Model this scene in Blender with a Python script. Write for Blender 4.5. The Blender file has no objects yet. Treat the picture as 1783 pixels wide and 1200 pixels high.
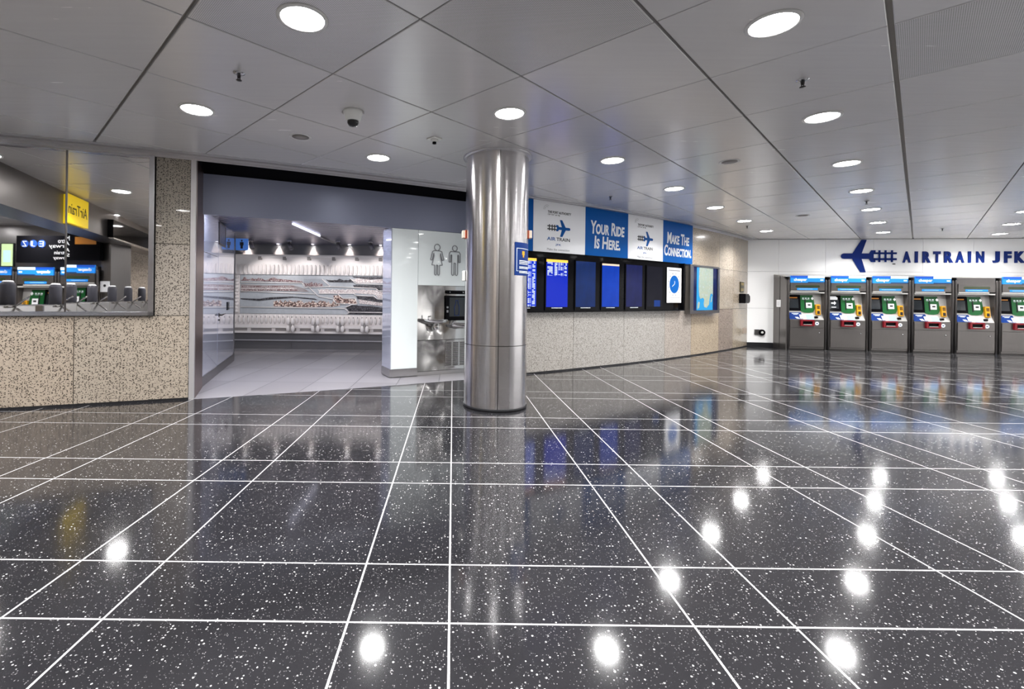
import bpy, bmesh, math, random
from mathutils import Matrix, Vector
PI = math.pi
rnd = random.Random(7)
S = bpy.context.scene
COL = S.collection

# ------------------------------------------------------------------ camera, world, exposure
CAM_H, F_PX, W_PX, H_PX = 1.30, 812.0, 1783.0, 1200.0
cam_data = bpy.data.cameras.new('camera')
cam_data.sensor_fit = 'HORIZONTAL'
cam_data.sensor_width = 36.0
cam_data.lens = 36.0 * F_PX / W_PX
cam = bpy.data.objects.new('camera', cam_data)
COL.objects.link(cam)
ROLL = 0.0120
cam.matrix_world = Matrix.Translation((0, 0, CAM_H)) @ Matrix.Rotation(PI / 2, 4, 'X') @ Matrix.Rotation(ROLL, 4, 'Z')
# lens shift: the picture centre sits off the optical axis at (789.0, 514.8) px
cam_data.shift_x = (W_PX / 2 - 789.0) / W_PX
cam_data.shift_y = -(H_PX / 2 - 514.8) / W_PX
cam_data.clip_end = 200
S.camera = cam

world = bpy.data.worlds.new('world')
S.world = world
world.use_nodes = True
world.node_tree.nodes['Background'].inputs[0].default_value = (0.93, 0.93, 1.0, 1)
world.node_tree.nodes['Background'].inputs[1].default_value = 0.07
S.view_settings.view_transform = 'Standard'
S.view_settings.look = 'None'
S.view_settings.gamma = 1.0
S.view_settings.use_curve_mapping = False
S.view_settings.exposure = 0.80
try:
    S.cycles.use_denoising = True
    S.cycles.max_bounces = 8
    S.cycles.diffuse_bounces = 4
    S.cycles.glossy_bounces = 5
    S.cycles.sample_clamp_indirect = 6.0
    S.cycles.caustics_reflective = False
    S.cycles.caustics_refractive = False
    # diffuse inter-reflection of the long hall, as the renderer's ambient approximation
    S.cycles.use_fast_gi = True
    S.cycles.fast_gi_method = 'ADD'
    S.world.light_settings.distance = 0.7
    S.world.light_settings.ao_factor = 0.12
except Exception as e:
    print('cycles settings', e)
LAMP_W = 31.0          # watts per downlight

# ------------------------------------------------------------------ node materials
def new_mat(name):
    m = bpy.data.materials.new(name)
    m.use_nodes = True
    nt = m.node_tree
    return m, nt, nt.nodes['Principled BSDF']

def N(nt, t, **kw):
    n = nt.nodes.new(t)
    for k, v in kw.items():
        if k.startswith('i_'):
            n.inputs[k[2:].replace('_', ' ')].default_value = v
        else:
            setattr(n, k, v)
    return n

def L(nt, a, b): nt.links.new(a, b)

def mix(nt, fac, a, b):
    n = nt.nodes.new('ShaderNodeMix'); n.data_type = 'RGBA'
    for sock, v in ((n.inputs[0], fac), (n.inputs[6], a), (n.inputs[7], b)):
        if hasattr(v, 'is_linked'): nt.links.new(v, sock)
        elif isinstance(v, tuple): sock.default_value = (*v[:3], 1)
        else: sock.default_value = v
    return n.outputs[2]

def math_(nt, op, a, b=None, c=None):
    n = nt.nodes.new('ShaderNodeMath'); n.operation = op
    for i, v in enumerate((a, b, c)):
        if v is None: continue
        if hasattr(v, 'is_linked'): nt.links.new(v, n.inputs[i])
        else: n.inputs[i].default_value = v
    return n.outputs[0]

def simple(name, col, rough=0.5, metal=0.0, spec=0.5, coat=0.0, vary=0.06, scale=8.0, emit=None, es=0.0, bump=0.0):
    m, nt, p = new_mat(name)
    tc = N(nt, 'ShaderNodeTexCoord')
    nz = N(nt, 'ShaderNodeTexNoise', i_Scale=scale, i_Detail=4.0)
    L(nt, tc.outputs['Object'], nz.inputs['Vector'])
    lo = tuple(c * (1 - vary) for c in col); hi = tuple(min(1, c * (1 + vary)) for c in col)
    L(nt, mix(nt, nz.outputs['Fac'], lo, hi), p.inputs['Base Color'])
    p.inputs['Roughness'].default_value = rough
    p.inputs['Metallic'].default_value = metal
    p.inputs['Specular IOR Level'].default_value = spec
    p.inputs['Coat Weight'].default_value = coat
    p.inputs['Coat Roughness'].default_value = 0.03
    if emit:
        p.inputs['Emission Color'].default_value = (*emit, 1)
        p.inputs['Emission Strength'].default_value = es
    if bump:
        b = N(nt, 'ShaderNodeBump', i_Strength=bump, i_Distance=0.01)
        L(nt, nz.outputs['Fac'], b.inputs['Height']); L(nt, b.outputs['Normal'], p.inputs['Normal'])
    return m

def brushed(name, col, rough=0.28, metal=1.0, stretch=(4, 4, 180), aniso=0.0, arot=0.0, vary=0.12):
    m, nt, p = new_mat(name)
    tc = N(nt, 'ShaderNodeTexCoord')
    mp = N(nt, 'ShaderNodeMapping'); mp.inputs['Scale'].default_value = stretch
    nz = N(nt, 'ShaderNodeTexNoise', i_Scale=1.0, i_Detail=5.0)
    L(nt, tc.outputs['Object'], mp.inputs['Vector']); L(nt, mp.outputs['Vector'], nz.inputs['Vector'])
    n2 = N(nt, 'ShaderNodeTexNoise', i_Scale=2.2, i_Detail=3.0)
    L(nt, tc.outputs['Object'], n2.inputs['Vector'])
    fac = math_(nt, 'ADD', math_(nt, 'MULTIPLY', nz.outputs['Fac'], 0.6), math_(nt, 'MULTIPLY', n2.outputs['Fac'], 0.4))
    lo = tuple(c * (1 - vary) for c in col); hi = tuple(min(1, c * (1 + vary)) for c in col)
    L(nt, mix(nt, fac, lo, hi), p.inputs['Base Color'])
    p.inputs['Metallic'].default_value = metal
    L(nt, math_(nt, 'MULTIPLY_ADD', fac, 0.10, rough - 0.05), p.inputs['Roughness'])
    if aniso:
        p.inputs['Anisotropic'].default_value = aniso
        p.inputs['Anisotropic Rotation'].default_value = arot
        tg = N(nt, 'ShaderNodeTangent'); tg.direction_type = 'RADIAL'; tg.axis = 'Z'
        L(nt, tg.outputs['Tangent'], p.inputs['Tangent'])
    return m

def terrazzo():
    m, nt, p = new_mat('black_terrazzo')
    geo = N(nt, 'ShaderNodeNewGeometry')
    sep = N(nt, 'ShaderNodeSeparateXYZ'); L(nt, geo.outputs['Position'], sep.inputs[0])
    PER, A = 1.3746, 0.4027
    def dist_to_line(axis, off):
        # distance to the nearest strip of a periodic family
        t = math_(nt, 'SUBTRACT', sep.outputs[axis], off)
        w = math_(nt, 'WRAP', t, PER / 2, -PER / 2)
        return math_(nt, 'ABSOLUTE', w)
    d = None
    for axis, off in (('X', 0.0), ('X', -A), ('Y', 1.849), ('Y', 1.849 + A)):
        q = dist_to_line(axis, off)
        d = q if d is None else math_(nt, 'MINIMUM', d, q)
    strip = math_(nt, 'LESS_THAN', d, 0.0044)
    def flecks(scale, size, share):
        v = N(nt, 'ShaderNodeTexVoronoi', i_Scale=scale); v.voronoi_dimensions = '2D'
        L(nt, geo.outputs['Position'], v.inputs['Vector'])
        s = N(nt, 'ShaderNodeSeparateColor'); L(nt, v.outputs['Color'], s.inputs[0])
        pick = math_(nt, 'LESS_THAN', s.outputs[0], share)
        rad = math_(nt, 'MULTIPLY', s.outputs[1], size)
        near = math_(nt, 'LESS_THAN', v.outputs['Distance'], rad)
        return math_(nt, 'MULTIPLY', pick, near), s.outputs[2]
    big, bt = flecks(66.0, 0.28, 0.14)
    sml, st = flecks(150.0, 0.40, 0.20)
    n1 = N(nt, 'ShaderNodeTexNoise', i_Scale=260.0, i_Detail=2.0); L(nt, geo.outputs['Position'], n1.inputs['Vector'])
    n2 = N(nt, 'ShaderNodeTexNoise', i_Scale=1.3, i_Detail=3.0); L(nt, geo.outputs['Position'], n2.inputs['Vector'])
    base = mix(nt, n1.outputs['Fac'], (0.001, 0.001, 0.001), (0.024, 0.0235, 0.027))
    base = mix(nt, math_(nt, 'MULTIPLY', n2.outputs['Fac'], 0.35), base, (0.016, 0.0155, 0.018))
    sc = mix(nt, st, (0.04, 0.04, 0.043), (0.16, 0.155, 0.16))
    base = mix(nt, sml, base, sc)
    bc = mix(nt, bt, (0.18, 0.18, 0.185), (0.70, 0.69, 0.68))
    base = mix(nt, big, base, bc)
    base = mix(nt, strip, base, (0.50, 0.49, 0.50))
    L(nt, base, p.inputs['Base Color'])
    p.inputs['Roughness'].default_value = 0.13
    p.inputs['IOR'].default_value = 1.78
    L(nt, math_(nt, 'MULTIPLY_ADD', n2.outputs['Fac'], 0.05, 0.075), p.inputs['Roughness'])
    return m

def stone(name, light, mid, dark, rough=0.22):
    m, nt, p = new_mat(name)
    tc = N(nt, 'ShaderNodeNewGeometry')
    at = N(nt, 'ShaderNodeAttribute', attribute_name='tint')
    v = N(nt, 'ShaderNodeTexVoronoi', i_Scale=88.0); L(nt, tc.outputs['Position'], v.inputs['Vector'])
    s = N(nt, 'ShaderNodeSeparateColor'); L(nt, v.outputs['Color'], s.inputs[0])
    n1 = N(nt, 'ShaderNodeTexNoise', i_Scale=55.0, i_Detail=3.0); L(nt, tc.outputs['Position'], n1.inputs['Vector'])
    n2 = N(nt, 'ShaderNodeTexNoise', i_Scale=2.0, i_Detail=3.0); L(nt, tc.outputs['Position'], n2.inputs['Vector'])
    base = mix(nt, s.outputs[0], mid, light)
    base = mix(nt, n1.outputs['Fac'], base, light)
    spot = math_(nt, 'MULTIPLY', math_(nt, 'LESS_THAN', s.outputs[1], 0.33), math_(nt, 'LESS_THAN', v.outputs['Distance'], 0.56))
    base = mix(nt, spot, base, dark)
    base = mix(nt, math_(nt, 'MULTIPLY', n2.outputs['Fac'], 0.25), base, mid)
    mul = N(nt, 'ShaderNodeMix'); mul.data_type = 'RGBA'; mul.blend_type = 'MULTIPLY'; mul.inputs[0].default_value = 1.0
    L(nt, base, mul.inputs[6]); L(nt, at.outputs['Color'], mul.inputs[7])
    L(nt, mul.outputs[2], p.inputs['Base Color'])
    p.inputs['Roughness'].default_value = rough
    p.inputs['Coat Weight'].default_value = 0.35
    p.inputs['Coat Roughness'].default_value = 0.02
    return m

def ceiling_metal(name, perforated=False):
    m, nt, p = new_mat(name)
    g = N(nt, 'ShaderNodeNewGeometry')
    mp = N(nt, 'ShaderNodeMapping'); mp.inputs['Rotation'].default_value = (0, 0, -PI / 4); mp.inputs['Scale'].default_value = (1.5, 26, 1)
    L(nt, g.outputs['Position'], mp.inputs['Vector'])
    nz = N(nt, 'ShaderNodeTexNoise', i_Scale=1.0, i_Detail=4.0); L(nt, mp.outputs['Vector'], nz.inputs['Vector'])
    n2 = N(nt, 'ShaderNodeTexNoise', i_Scale=1.1, i_Detail=2.0); L(nt, g.outputs['Position'], n2.inputs['Vector'])
    c = mix(nt, nz.outputs['Fac'], (0.62, 0.61, 0.62), (0.72, 0.705, 0.71))
    c = mix(nt, n2.outputs['Fac'], c, (0.66, 0.64, 0.63))
    if perforated:
        r = N(nt, 'ShaderNodeMapping'); r.inputs['Rotation'].default_value = (0, 0, PI / 4); r.inputs['Scale'].default_value = (105, 105, 1)
        L(nt, g.outputs['Position'], r.inputs['Vector'])
        v = N(nt, 'ShaderNodeTexVoronoi', i_Scale=1.0, i_Randomness=0.0); v.voronoi_dimensions = '2D'
        L(nt, r.outputs['Vector'], v.inputs['Vector'])
        hole = math_(nt, 'LESS_THAN', v.outputs['Distance'], 0.26)
        c = mix(nt, hole, c, (0.22, 0.22, 0.225))
    L(nt, c, p.inputs['Base Color'])
    p.inputs['Metallic'].default_value = 0.35
    L(nt, math_(nt, 'MULTIPLY_ADD', nz.outputs['Fac'], 0.10, 0.20), p.inputs['Roughness'])
    return m

def slat_metal():
    m, nt, p = new_mat('slatted_aluminium')
    p.inputs['Base Color'].default_value = (0.34, 0.34, 0.43, 1)
    p.inputs['Metallic'].default_value = 1.0
    p.inputs['Roughness'].default_value = 0.30
    g = N(nt, 'ShaderNodeNewGeometry')
    w = N(nt, 'ShaderNodeTexNoise', i_Scale=2.5, i_Detail=2.0); L(nt, g.outputs['Position'], w.inputs['Vector'])
    b = N(nt, 'ShaderNodeBump', i_Strength=0.10, i_Distance=0.05); L(nt, w.outputs['Fac'], b.inputs['Height'])
    L(nt, b.outputs['Normal'], p.inputs['Normal'])
    return m

def tile_floor():
    m, nt, p = new_mat('grey_porcelain_tile')
    g = N(nt, 'ShaderNodeNewGeometry')
    sep = N(nt, 'ShaderNodeSeparateXYZ'); L(nt, g.outputs['Position'], sep.inputs[0])
    dx = math_(nt, 'ABSOLUTE', math_(nt, 'WRAP', math_(nt, 'ADD', sep.outputs['X'], 2.03), 0.305, -0.305))
    dy = math_(nt, 'ABSOLUTE', math_(nt, 'WRAP', math_(nt, 'SUBTRACT', sep.outputs['Y'], 6.87), 0.61, -0.61))
    gr = math_(nt, 'LESS_THAN', math_(nt, 'MINIMUM', dx, dy), 0.006)
    cell = N(nt, 'ShaderNodeCombineXYZ')
    L(nt, math_(nt, 'FLOOR', math_(nt, 'MULTIPLY', math_(nt, 'ADD', sep.outputs['X'], 2.03), 1 / 0.61)), cell.inputs[0])
    L(nt, math_(nt, 'FLOOR', math_(nt, 'MULTIPLY', math_(nt, 'SUBTRACT', sep.outputs['Y'], 6.87), 1 / 1.22)), cell.inputs[1])
    wn = N(nt, 'ShaderNodeTexWhiteNoise'); L(nt, cell.outputs[0], wn.inputs['Vector'])
    n2 = N(nt, 'ShaderNodeTexNoise', i_Scale=3.0, i_Detail=5.0); L(nt, g.outputs['Position'], n2.inputs['Vector'])
    c = mix(nt, wn.outputs['Value'], (0.20, 0.19, 0.205), (0.34, 0.33, 0.345))
    c = mix(nt, math_(nt, 'MULTIPLY', n2.outputs['Fac'], 0.5), c, (0.30, 0.285, 0.305))
    c = mix(nt, gr, c, (0.06, 0.06, 0.065))
    L(nt, c, p.inputs['Base Color'])
    p.inputs['Roughness'].default_value = 0.28
    return m

def flight_screen(name, bg, rows, strength, filled=1.0):
    """backlit flight board: rows of pale blocks on blue, in object space (x across, z up)"""
    m, nt, p = new_mat(name)
    tc = N(nt, 'ShaderNodeTexCoord')
    sep = N(nt, 'ShaderNodeSeparateXYZ'); L(nt, tc.outputs['Generated'], sep.inputs[0])
    x, z = sep.outputs['X'], sep.outputs['Z']
    rowf = math_(nt, 'MULTIPLY', z, rows)
    rowf = math_(nt, 'ADD', rowf, 0.2)
    inrow = math_(nt, 'LESS_THAN', math_(nt, 'FRACT', rowf), 0.55)
    cell = N(nt, 'ShaderNodeCombineXYZ')
    L(nt, math_(nt, 'FLOOR', rowf), cell.inputs[1]); L(nt, math_(nt, 'FLOOR', math_(nt, 'MULTIPLY', x, 9)), cell.inputs[0])
    wn = N(nt, 'ShaderNodeTexWhiteNoise'); L(nt, cell.outputs[0], wn.inputs['Vector'])
    ink = math_(nt, 'GREATER_THAN', wn.outputs['Value'], 0.22)
    cols = None
    for a, b in ((0.04, 0.28), (0.37, 0.50), (0.55, 0.61), (0.65, 0.72), (0.75, 0.78), (0.83, 0.95)):
        c = math_(nt, 'MULTIPLY', math_(nt, 'GREATER_THAN', x, a), math_(nt, 'LESS_THAN', x, b))
        cols = c if cols is None else math_(nt, 'MAXIMUM', cols, c)
    on = math_(nt, 'MULTIPLY', math_(nt, 'MULTIPLY', inrow, ink), cols)
    on = math_(nt, 'MULTIPLY', on, math_(nt, 'GREATER_THAN', z, 1 - filled))
    L(nt, mix(nt, on, bg, (0.75, 0.85, 1.0)), p.inputs['Emission Color'])
    p.inputs['Emission Strength'].default_value = strength
    p.inputs['Base Color'].default_value = (0.003, 0.003, 0.006, 1)
    p.inputs['Roughness'].default_value = 0.10
    p.inputs['Specular IOR Level'].default_value = 0.10
    return m

def glow_screen(name, c0, c1, strength, scale=3.0):
    m, nt, p = new_mat(name)
    tc = N(nt, 'ShaderNodeTexCoord')
    nz = N(nt, 'ShaderNodeTexNoise', i_Scale=scale, i_Detail=2.0); L(nt, tc.outputs['Generated'], nz.inputs['Vector'])
    L(nt, mix(nt, nz.outputs['Fac'], c0, c1), p.inputs['Emission Color'])
    p.inputs['Emission Strength'].default_value = strength
    p.inputs['Base Color'].default_value = (0.003, 0.003, 0.006, 1)
    p.inputs['Roughness'].default_value = 0.10
    p.inputs['Specular IOR Level'].default_value = 0.06
    return m

def map_print():
    m, nt, p = new_mat('lit_map_print')
    tc = N(nt, 'ShaderNodeTexCoord')
    n1 = N(nt, 'ShaderNodeTexNoise', i_Scale=7.0, i_Detail=5.0); L(nt, tc.outputs['Generated'], n1.inputs['Vector'])
    n2 = N(nt, 'ShaderNodeTexNoise', i_Scale=16.0, i_Detail=3.0); L(nt, tc.outputs['Generated'], n2.inputs['Vector'])
    v = N(nt, 'ShaderNodeTexVoronoi', i_Scale=9.0, feature='DISTANCE_TO_EDGE'); L(nt, tc.outputs['Generated'], v.inputs['Vector'])
    c = mix(nt, n1.outputs['Fac'], (0.40, 0.68, 0.52), (0.86, 0.76, 0.52))
    c = mix(nt, math_(nt, 'GREATER_THAN', n2.outputs['Fac'], 0.60), c, (0.75, 0.86, 0.95))
    c = mix(nt, math_(nt, 'LESS_THAN', v.outputs['Distance'], 0.014), c, (0.35, 0.50, 0.55))
    p.inputs['Base Color'].default_value = (0.05, 0.06, 0.06, 1); L(nt, c, p.inputs['Emission Color'])
    p.inputs['Emission Strength'].default_value = 0.42
    p.inputs['Roughness'].default_value = 0.3
    return m

def pebbles(name, c0, c1, c2, scale=90.0):
    m, nt, p = new_mat(name)
    g = N(nt, 'ShaderNodeNewGeometry')
    v = N(nt, 'ShaderNodeTexVoronoi', i_Scale=scale); L(nt, g.outputs['Position'], v.inputs['Vector'])
    s = N(nt, 'ShaderNodeSeparateColor'); L(nt, v.outputs['Color'], s.inputs[0])
    c = mix(nt, s.outputs[0], c0, c1)
    c = mix(nt, math_(nt, 'GREATER_THAN', s.outputs[1], 0.72), c, c2)
    L(nt, c, p.inputs['Base Color'])
    p.inputs['Roughness'].default_value = 0.35
    b = N(nt, 'ShaderNodeBump', i_Strength=0.8, i_Distance=0.01); L(nt, v.outputs['Distance'], b.inputs['Height'])
    L(nt, b.outputs['Normal'], p.inputs['Normal'])
    return m

M = {}
M['terrazzo'] = terrazzo()
M['tile'] = tile_floor()
M['stone'] = stone('speckled_granite', (0.41, 0.36, 0.31), (0.24, 0.205, 0.175), (0.035, 0.028, 0.025))
M['stone_r'] = stone('speckled_beige_granite', (0.39, 0.362, 0.33), (0.27, 0.245, 0.215), (0.12, 0.10, 0.09))
M['joint'] = simple('dark_joint', (0.03, 0.028, 0.026), 0.8)
M['ceil'] = ceiling_metal('ceiling_panel_metal')
M['perf'] = ceiling_metal('perforated_ceiling_metal', True)
M['ceil_gap'] = simple('ceiling_channel', (0.30, 0.28, 0.25), 0.5, 0.4)
M['trim'] = simple('satin_aluminium_trim', (0.62, 0.61, 0.63), 0.30, 0.6)
M['steel'] = brushed('brushed_steel', (0.60, 0.59, 0.58), 0.26)
M['steel_v'] = brushed('brushed_steel_upright', (0.66, 0.67, 0.72), 0.25, stretch=(140, 140, 3))
M['column'] = brushed('column_steel', (0.82, 0.80, 0.81), 0.22, stretch=(5, 5, 140), aniso=0.75, arot=0.25, vary=0.10)
M['bronze'] = brushed('bronze_jamb_metal', (0.30, 0.22, 0.19), 0.35, stretch=(60, 60, 2))
M['polished'] = brushed('polished_steel', (0.72, 0.71, 0.70), 0.12, stretch=(3, 3, 30), vary=0.05)
M['black'] = simple('gloss_black', (0.004, 0.004, 0.005), 0.06, spec=0.06)
M['void'] = simple('dark_void_paint', (0.006, 0.006, 0.008), 0.9, spec=0.1)
M['rubber'] = simple('black_rubber_base', (0.015, 0.015, 0.017), 0.45)
M['fascia'] = simple('blue_grey_fascia', (0.22, 0.235, 0.32), 0.38, 0.3, vary=0.03, scale=2)
M['white_glass'] = simple('back_painted_white_glass', (0.74, 0.79, 0.80), 0.25, coat=0.8, vary=0.015, scale=2)
M['lav_glass'] = simple('back_painted_lavender_glass', (0.66, 0.69, 0.82), 0.05, 0.55, spec=0.8, coat=1.0, vary=0.02, scale=2)
M['white_panel'] = simple('white_wall_panel', (0.88, 0.88, 0.88), 0.32, vary=0.012, scale=2)
M['panel_joint'] = simple('grey_panel_joint', (0.35, 0.35, 0.36), 0.7)
M['white'] = simple('white_print', (0.86, 0.87, 0.89), 0.4, vary=0.01)
M['poster_white'] = simple('lit_white_poster', (0.86, 0.86, 0.87), 0.4, vary=0.01, emit=(0.9, 0.92, 0.95), es=0.10)
M['banner_white'] = simple('white_banner_film', (0.92, 0.93, 0.96), 0.45, spec=0.2, vary=0.015)
M['banner_blue'] = simple('blue_banner_film', (0.002, 0.10, 0.40), 0.45, spec=0.12, vary=0.03)
M['print_blue'] = simple('blue_print', (0.004, 0.09, 0.34), 0.45, spec=0.12)
M['navy'] = simple('navy_letter_enamel', (0.005, 0.022, 0.16), 0.4, spec=0.15)
M['ink'] = simple('black_print', (0.015, 0.015, 0.018), 0.5)
M['grey_ink'] = simple('grey_print', (0.22, 0.22, 0.24), 0.5)
M['mvm'] = brushed('machine_brown_steel', (0.195, 0.182, 0.175), 0.33, metal=0.85, stretch=(120, 120, 3))
M['mvm_dark'] = simple('machine_dark_steel', (0.055, 0.05, 0.048), 0.35, 0.6)
M['plate'] = simple('pale_faceplate', (0.50, 0.49, 0.47), 0.35, 0.3)
M['green'] = simple('green_faceplate', (0.006, 0.10, 0.022), 0.35)
M['yellow'] = simple('yellow_keypad', (0.65, 0.31, 0.012), 0.4)
M['orange_dim'] = simple('orange_plastic', (0.45, 0.17, 0.02), 0.4)
M['red'] = simple('red_tray_plastic', (0.17, 0.006, 0.012), 0.35)
M['bluepanel'] = simple('blue_faceplate', (0.008, 0.03, 0.15), 0.4, spec=0.15)
M['skyblue'] = simple('pale_blue_print', (0.32, 0.55, 0.90), 0.4)
M['ad_blue'] = simple('lit_blue_header', (0.01, 0.14, 0.45), 0.4, emit=(0.02, 0.25, 0.80), es=0.45)
M['ad_deep'] = simple('lit_deep_blue_header', (0.01, 0.07, 0.40), 0.4, emit=(0.01, 0.08, 0.45), es=0.4)
M['ad_white'] = simple('lit_white_header', (0.75, 0.82, 0.9), 0.4, emit=(0.7, 0.85, 1.0), es=0.45)
M['led'] = simple('dark_led_window', (0.03, 0.045, 0.02), 0.12)
M['screen_off'] = simple('dark_screen_glass', (0.012, 0.016, 0.02), 0.08, spec=0.7)
M['sticker'] = simple('pale_sticker', (0.75, 0.80, 0.84), 0.5)
M['lens'] = simple('downlight_opal_lens', (0.9, 0.9, 0.9), 0.5, emit=(1.0, 0.99, 0.98), es=32.0)
M['ring'] = simple('downlight_ring', (0.62, 0.61, 0.60), 0.4, 0.2)
M['chrome'] = simple('chrome', (0.75, 0.75, 0.76), 0.12, 1.0)
M['offwhite'] = simple('offwhite_plastic', (0.72, 0.72, 0.70), 0.45)
M['grille'] = simple('speaker_grille', (0.28, 0.26, 0.25), 0.6)
M['beige'] = simple('beige_alarm_plastic', (0.70, 0.60, 0.50), 0.45)
M['alarm_red'] = simple('red_alarm_plastic', (0.50, 0.10, 0.05), 0.45)
M['dome'] = simple('smoked_dome', (0.01, 0.01, 0.012), 0.05, spec=0.8)
M['mirror'] = brushed('mirror_glass', (0.94, 0.93, 0.94), 0.012, stretch=(1, 1, 1), vary=0.01)
for lk in M['mirror'].node_tree.nodes['Principled BSDF'].inputs['Roughness'].links[:]:
    M['mirror'].node_tree.links.remove(lk)
M['mirror'].node_tree.nodes['Principled BSDF'].inputs['Roughness'].default_value = 0.015
M['plaster'] = simple('white_cast_plaster', (0.78, 0.74, 0.72), 0.45, vary=0.05, scale=14)
M['slat'] = slat_metal()
M['steel_band'] = brushed('restroom_steel_band', (0.20, 0.195, 0.20), 0.30, metal=0.45, stretch=(3, 3, 60))
M['bluesign'] = simple('lit_blue_sign', (0.04, 0.11, 0.34), 0.4, emit=(0.05, 0.14, 0.42), es=0.35)
M['cyan'] = simple('map_water_blue', (0.005, 0.08, 0.16), 0.35, emit=(0.01, 0.36, 0.80), es=0.42)
M['map'] = map_print()
M['map_dark'] = glow_screen('map_border_navy', (0.004, 0.006, 0.03), (0.012, 0.022, 0.11), 0.8)
M['fids'] = flight_screen('flight_list_screen', (0.004, 0.02, 0.42), 36, 0.8, 0.30)
M['fids_full'] = flight_screen('full_flight_list_screen', (0.004, 0.03, 0.50), 36, 0.8, 1.0)
M['scr_blue'] = glow_screen('blue_screen', (0.004, 0.045, 0.40), (0.002, 0.025, 0.25), 0.9)
M['scr_dim'] = glow_screen('dim_blue_screen', (0.004, 0.022, 0.12), (0.006, 0.014, 0.05), 0.9)
M['scr_navy'] = glow_screen('navy_screen', (0.010, 0.014, 0.09), (0.004, 0.006, 0.03), 0.9)
M['scr_black'] = glow_screen('near_black_screen', (0.010, 0.010, 0.014), (0.004, 0.004, 0.006), 0.7)
M['scr_orange'] = simple('lit_orange_bar', (0.4, 0.2, 0.02), 0.4, emit=(0.95, 0.48, 0.06), es=0.8)
M['scr_warm'] = simple('lit_pale_bar', (0.4, 0.3, 0.2), 0.4, emit=(0.75, 0.55, 0.42), es=0.5)
M['glass'] = None
m, nt, p = new_mat('clear_cover_glass')
p.inputs['Base Color'].default_value = (1, 1, 1, 1); p.inputs['Roughness'].default_value = 0.02
p.inputs['Transmission Weight'].default_value = 1.0; p.inputs['IOR'].default_value = 1.02
M['glass'] = m
M['yellow_sign'] = simple('lit_yellow_sign', (0.75, 0.55, 0.01), 0.4, emit=(0.9, 0.62, 0.01), es=0.25)
M['phone_yellow'] = simple('brass_yellow', (0.55, 0.38, 0.08), 0.4)
M['plaque'] = simple('dark_green_bronze_plaque', (0.05, 0.045, 0.02), 0.35, 0.5)
M['frame_grey'] = brushed('grey_metal_frame', (0.30, 0.29, 0.29), 0.33, stretch=(40, 40, 3))
M['drum'] = simple('dark_grey_drum', (0.045, 0.045, 0.055), 0.35)
M['mur_ice'] = simple('ice_blue_mosaic', (0.42, 0.445, 0.47), 0.3, vary=0.14, scale=20)
M['mur_grey'] = simple('silver_grey_mosaic', (0.34, 0.36, 0.39), 0.3, vary=0.2, scale=30)
M['mur_mauve'] = pebbles('mauve_stone_mosaic', (0.12, 0.055, 0.06), (0.30, 0.20, 0.20), (0.5, 0.45, 0.44), 60)
M['mur_dark'] = pebbles('dark_stone_mosaic', (0.012, 0.012, 0.016), (0.06, 0.055, 0.06), (0.10, 0.10, 0.11), 50)
M['mur_peb'] = pebbles('mixed_pebble_mosaic', (0.03, 0.02, 0.02), (0.40, 0.26, 0.22), (0.78, 0.66, 0.58), 38)
M['mur_pink'] = pebbles('pale_pink_pebble_mosaic', (0.42, 0.36, 0.36), (0.68, 0.60, 0.58), (0.80, 0.76, 0.74), 55)
M['mur_band'] = simple('muted_stripe_mosaic', (0.30, 0.27, 0.27), 0.4, vary=0.5, scale=9)

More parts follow.
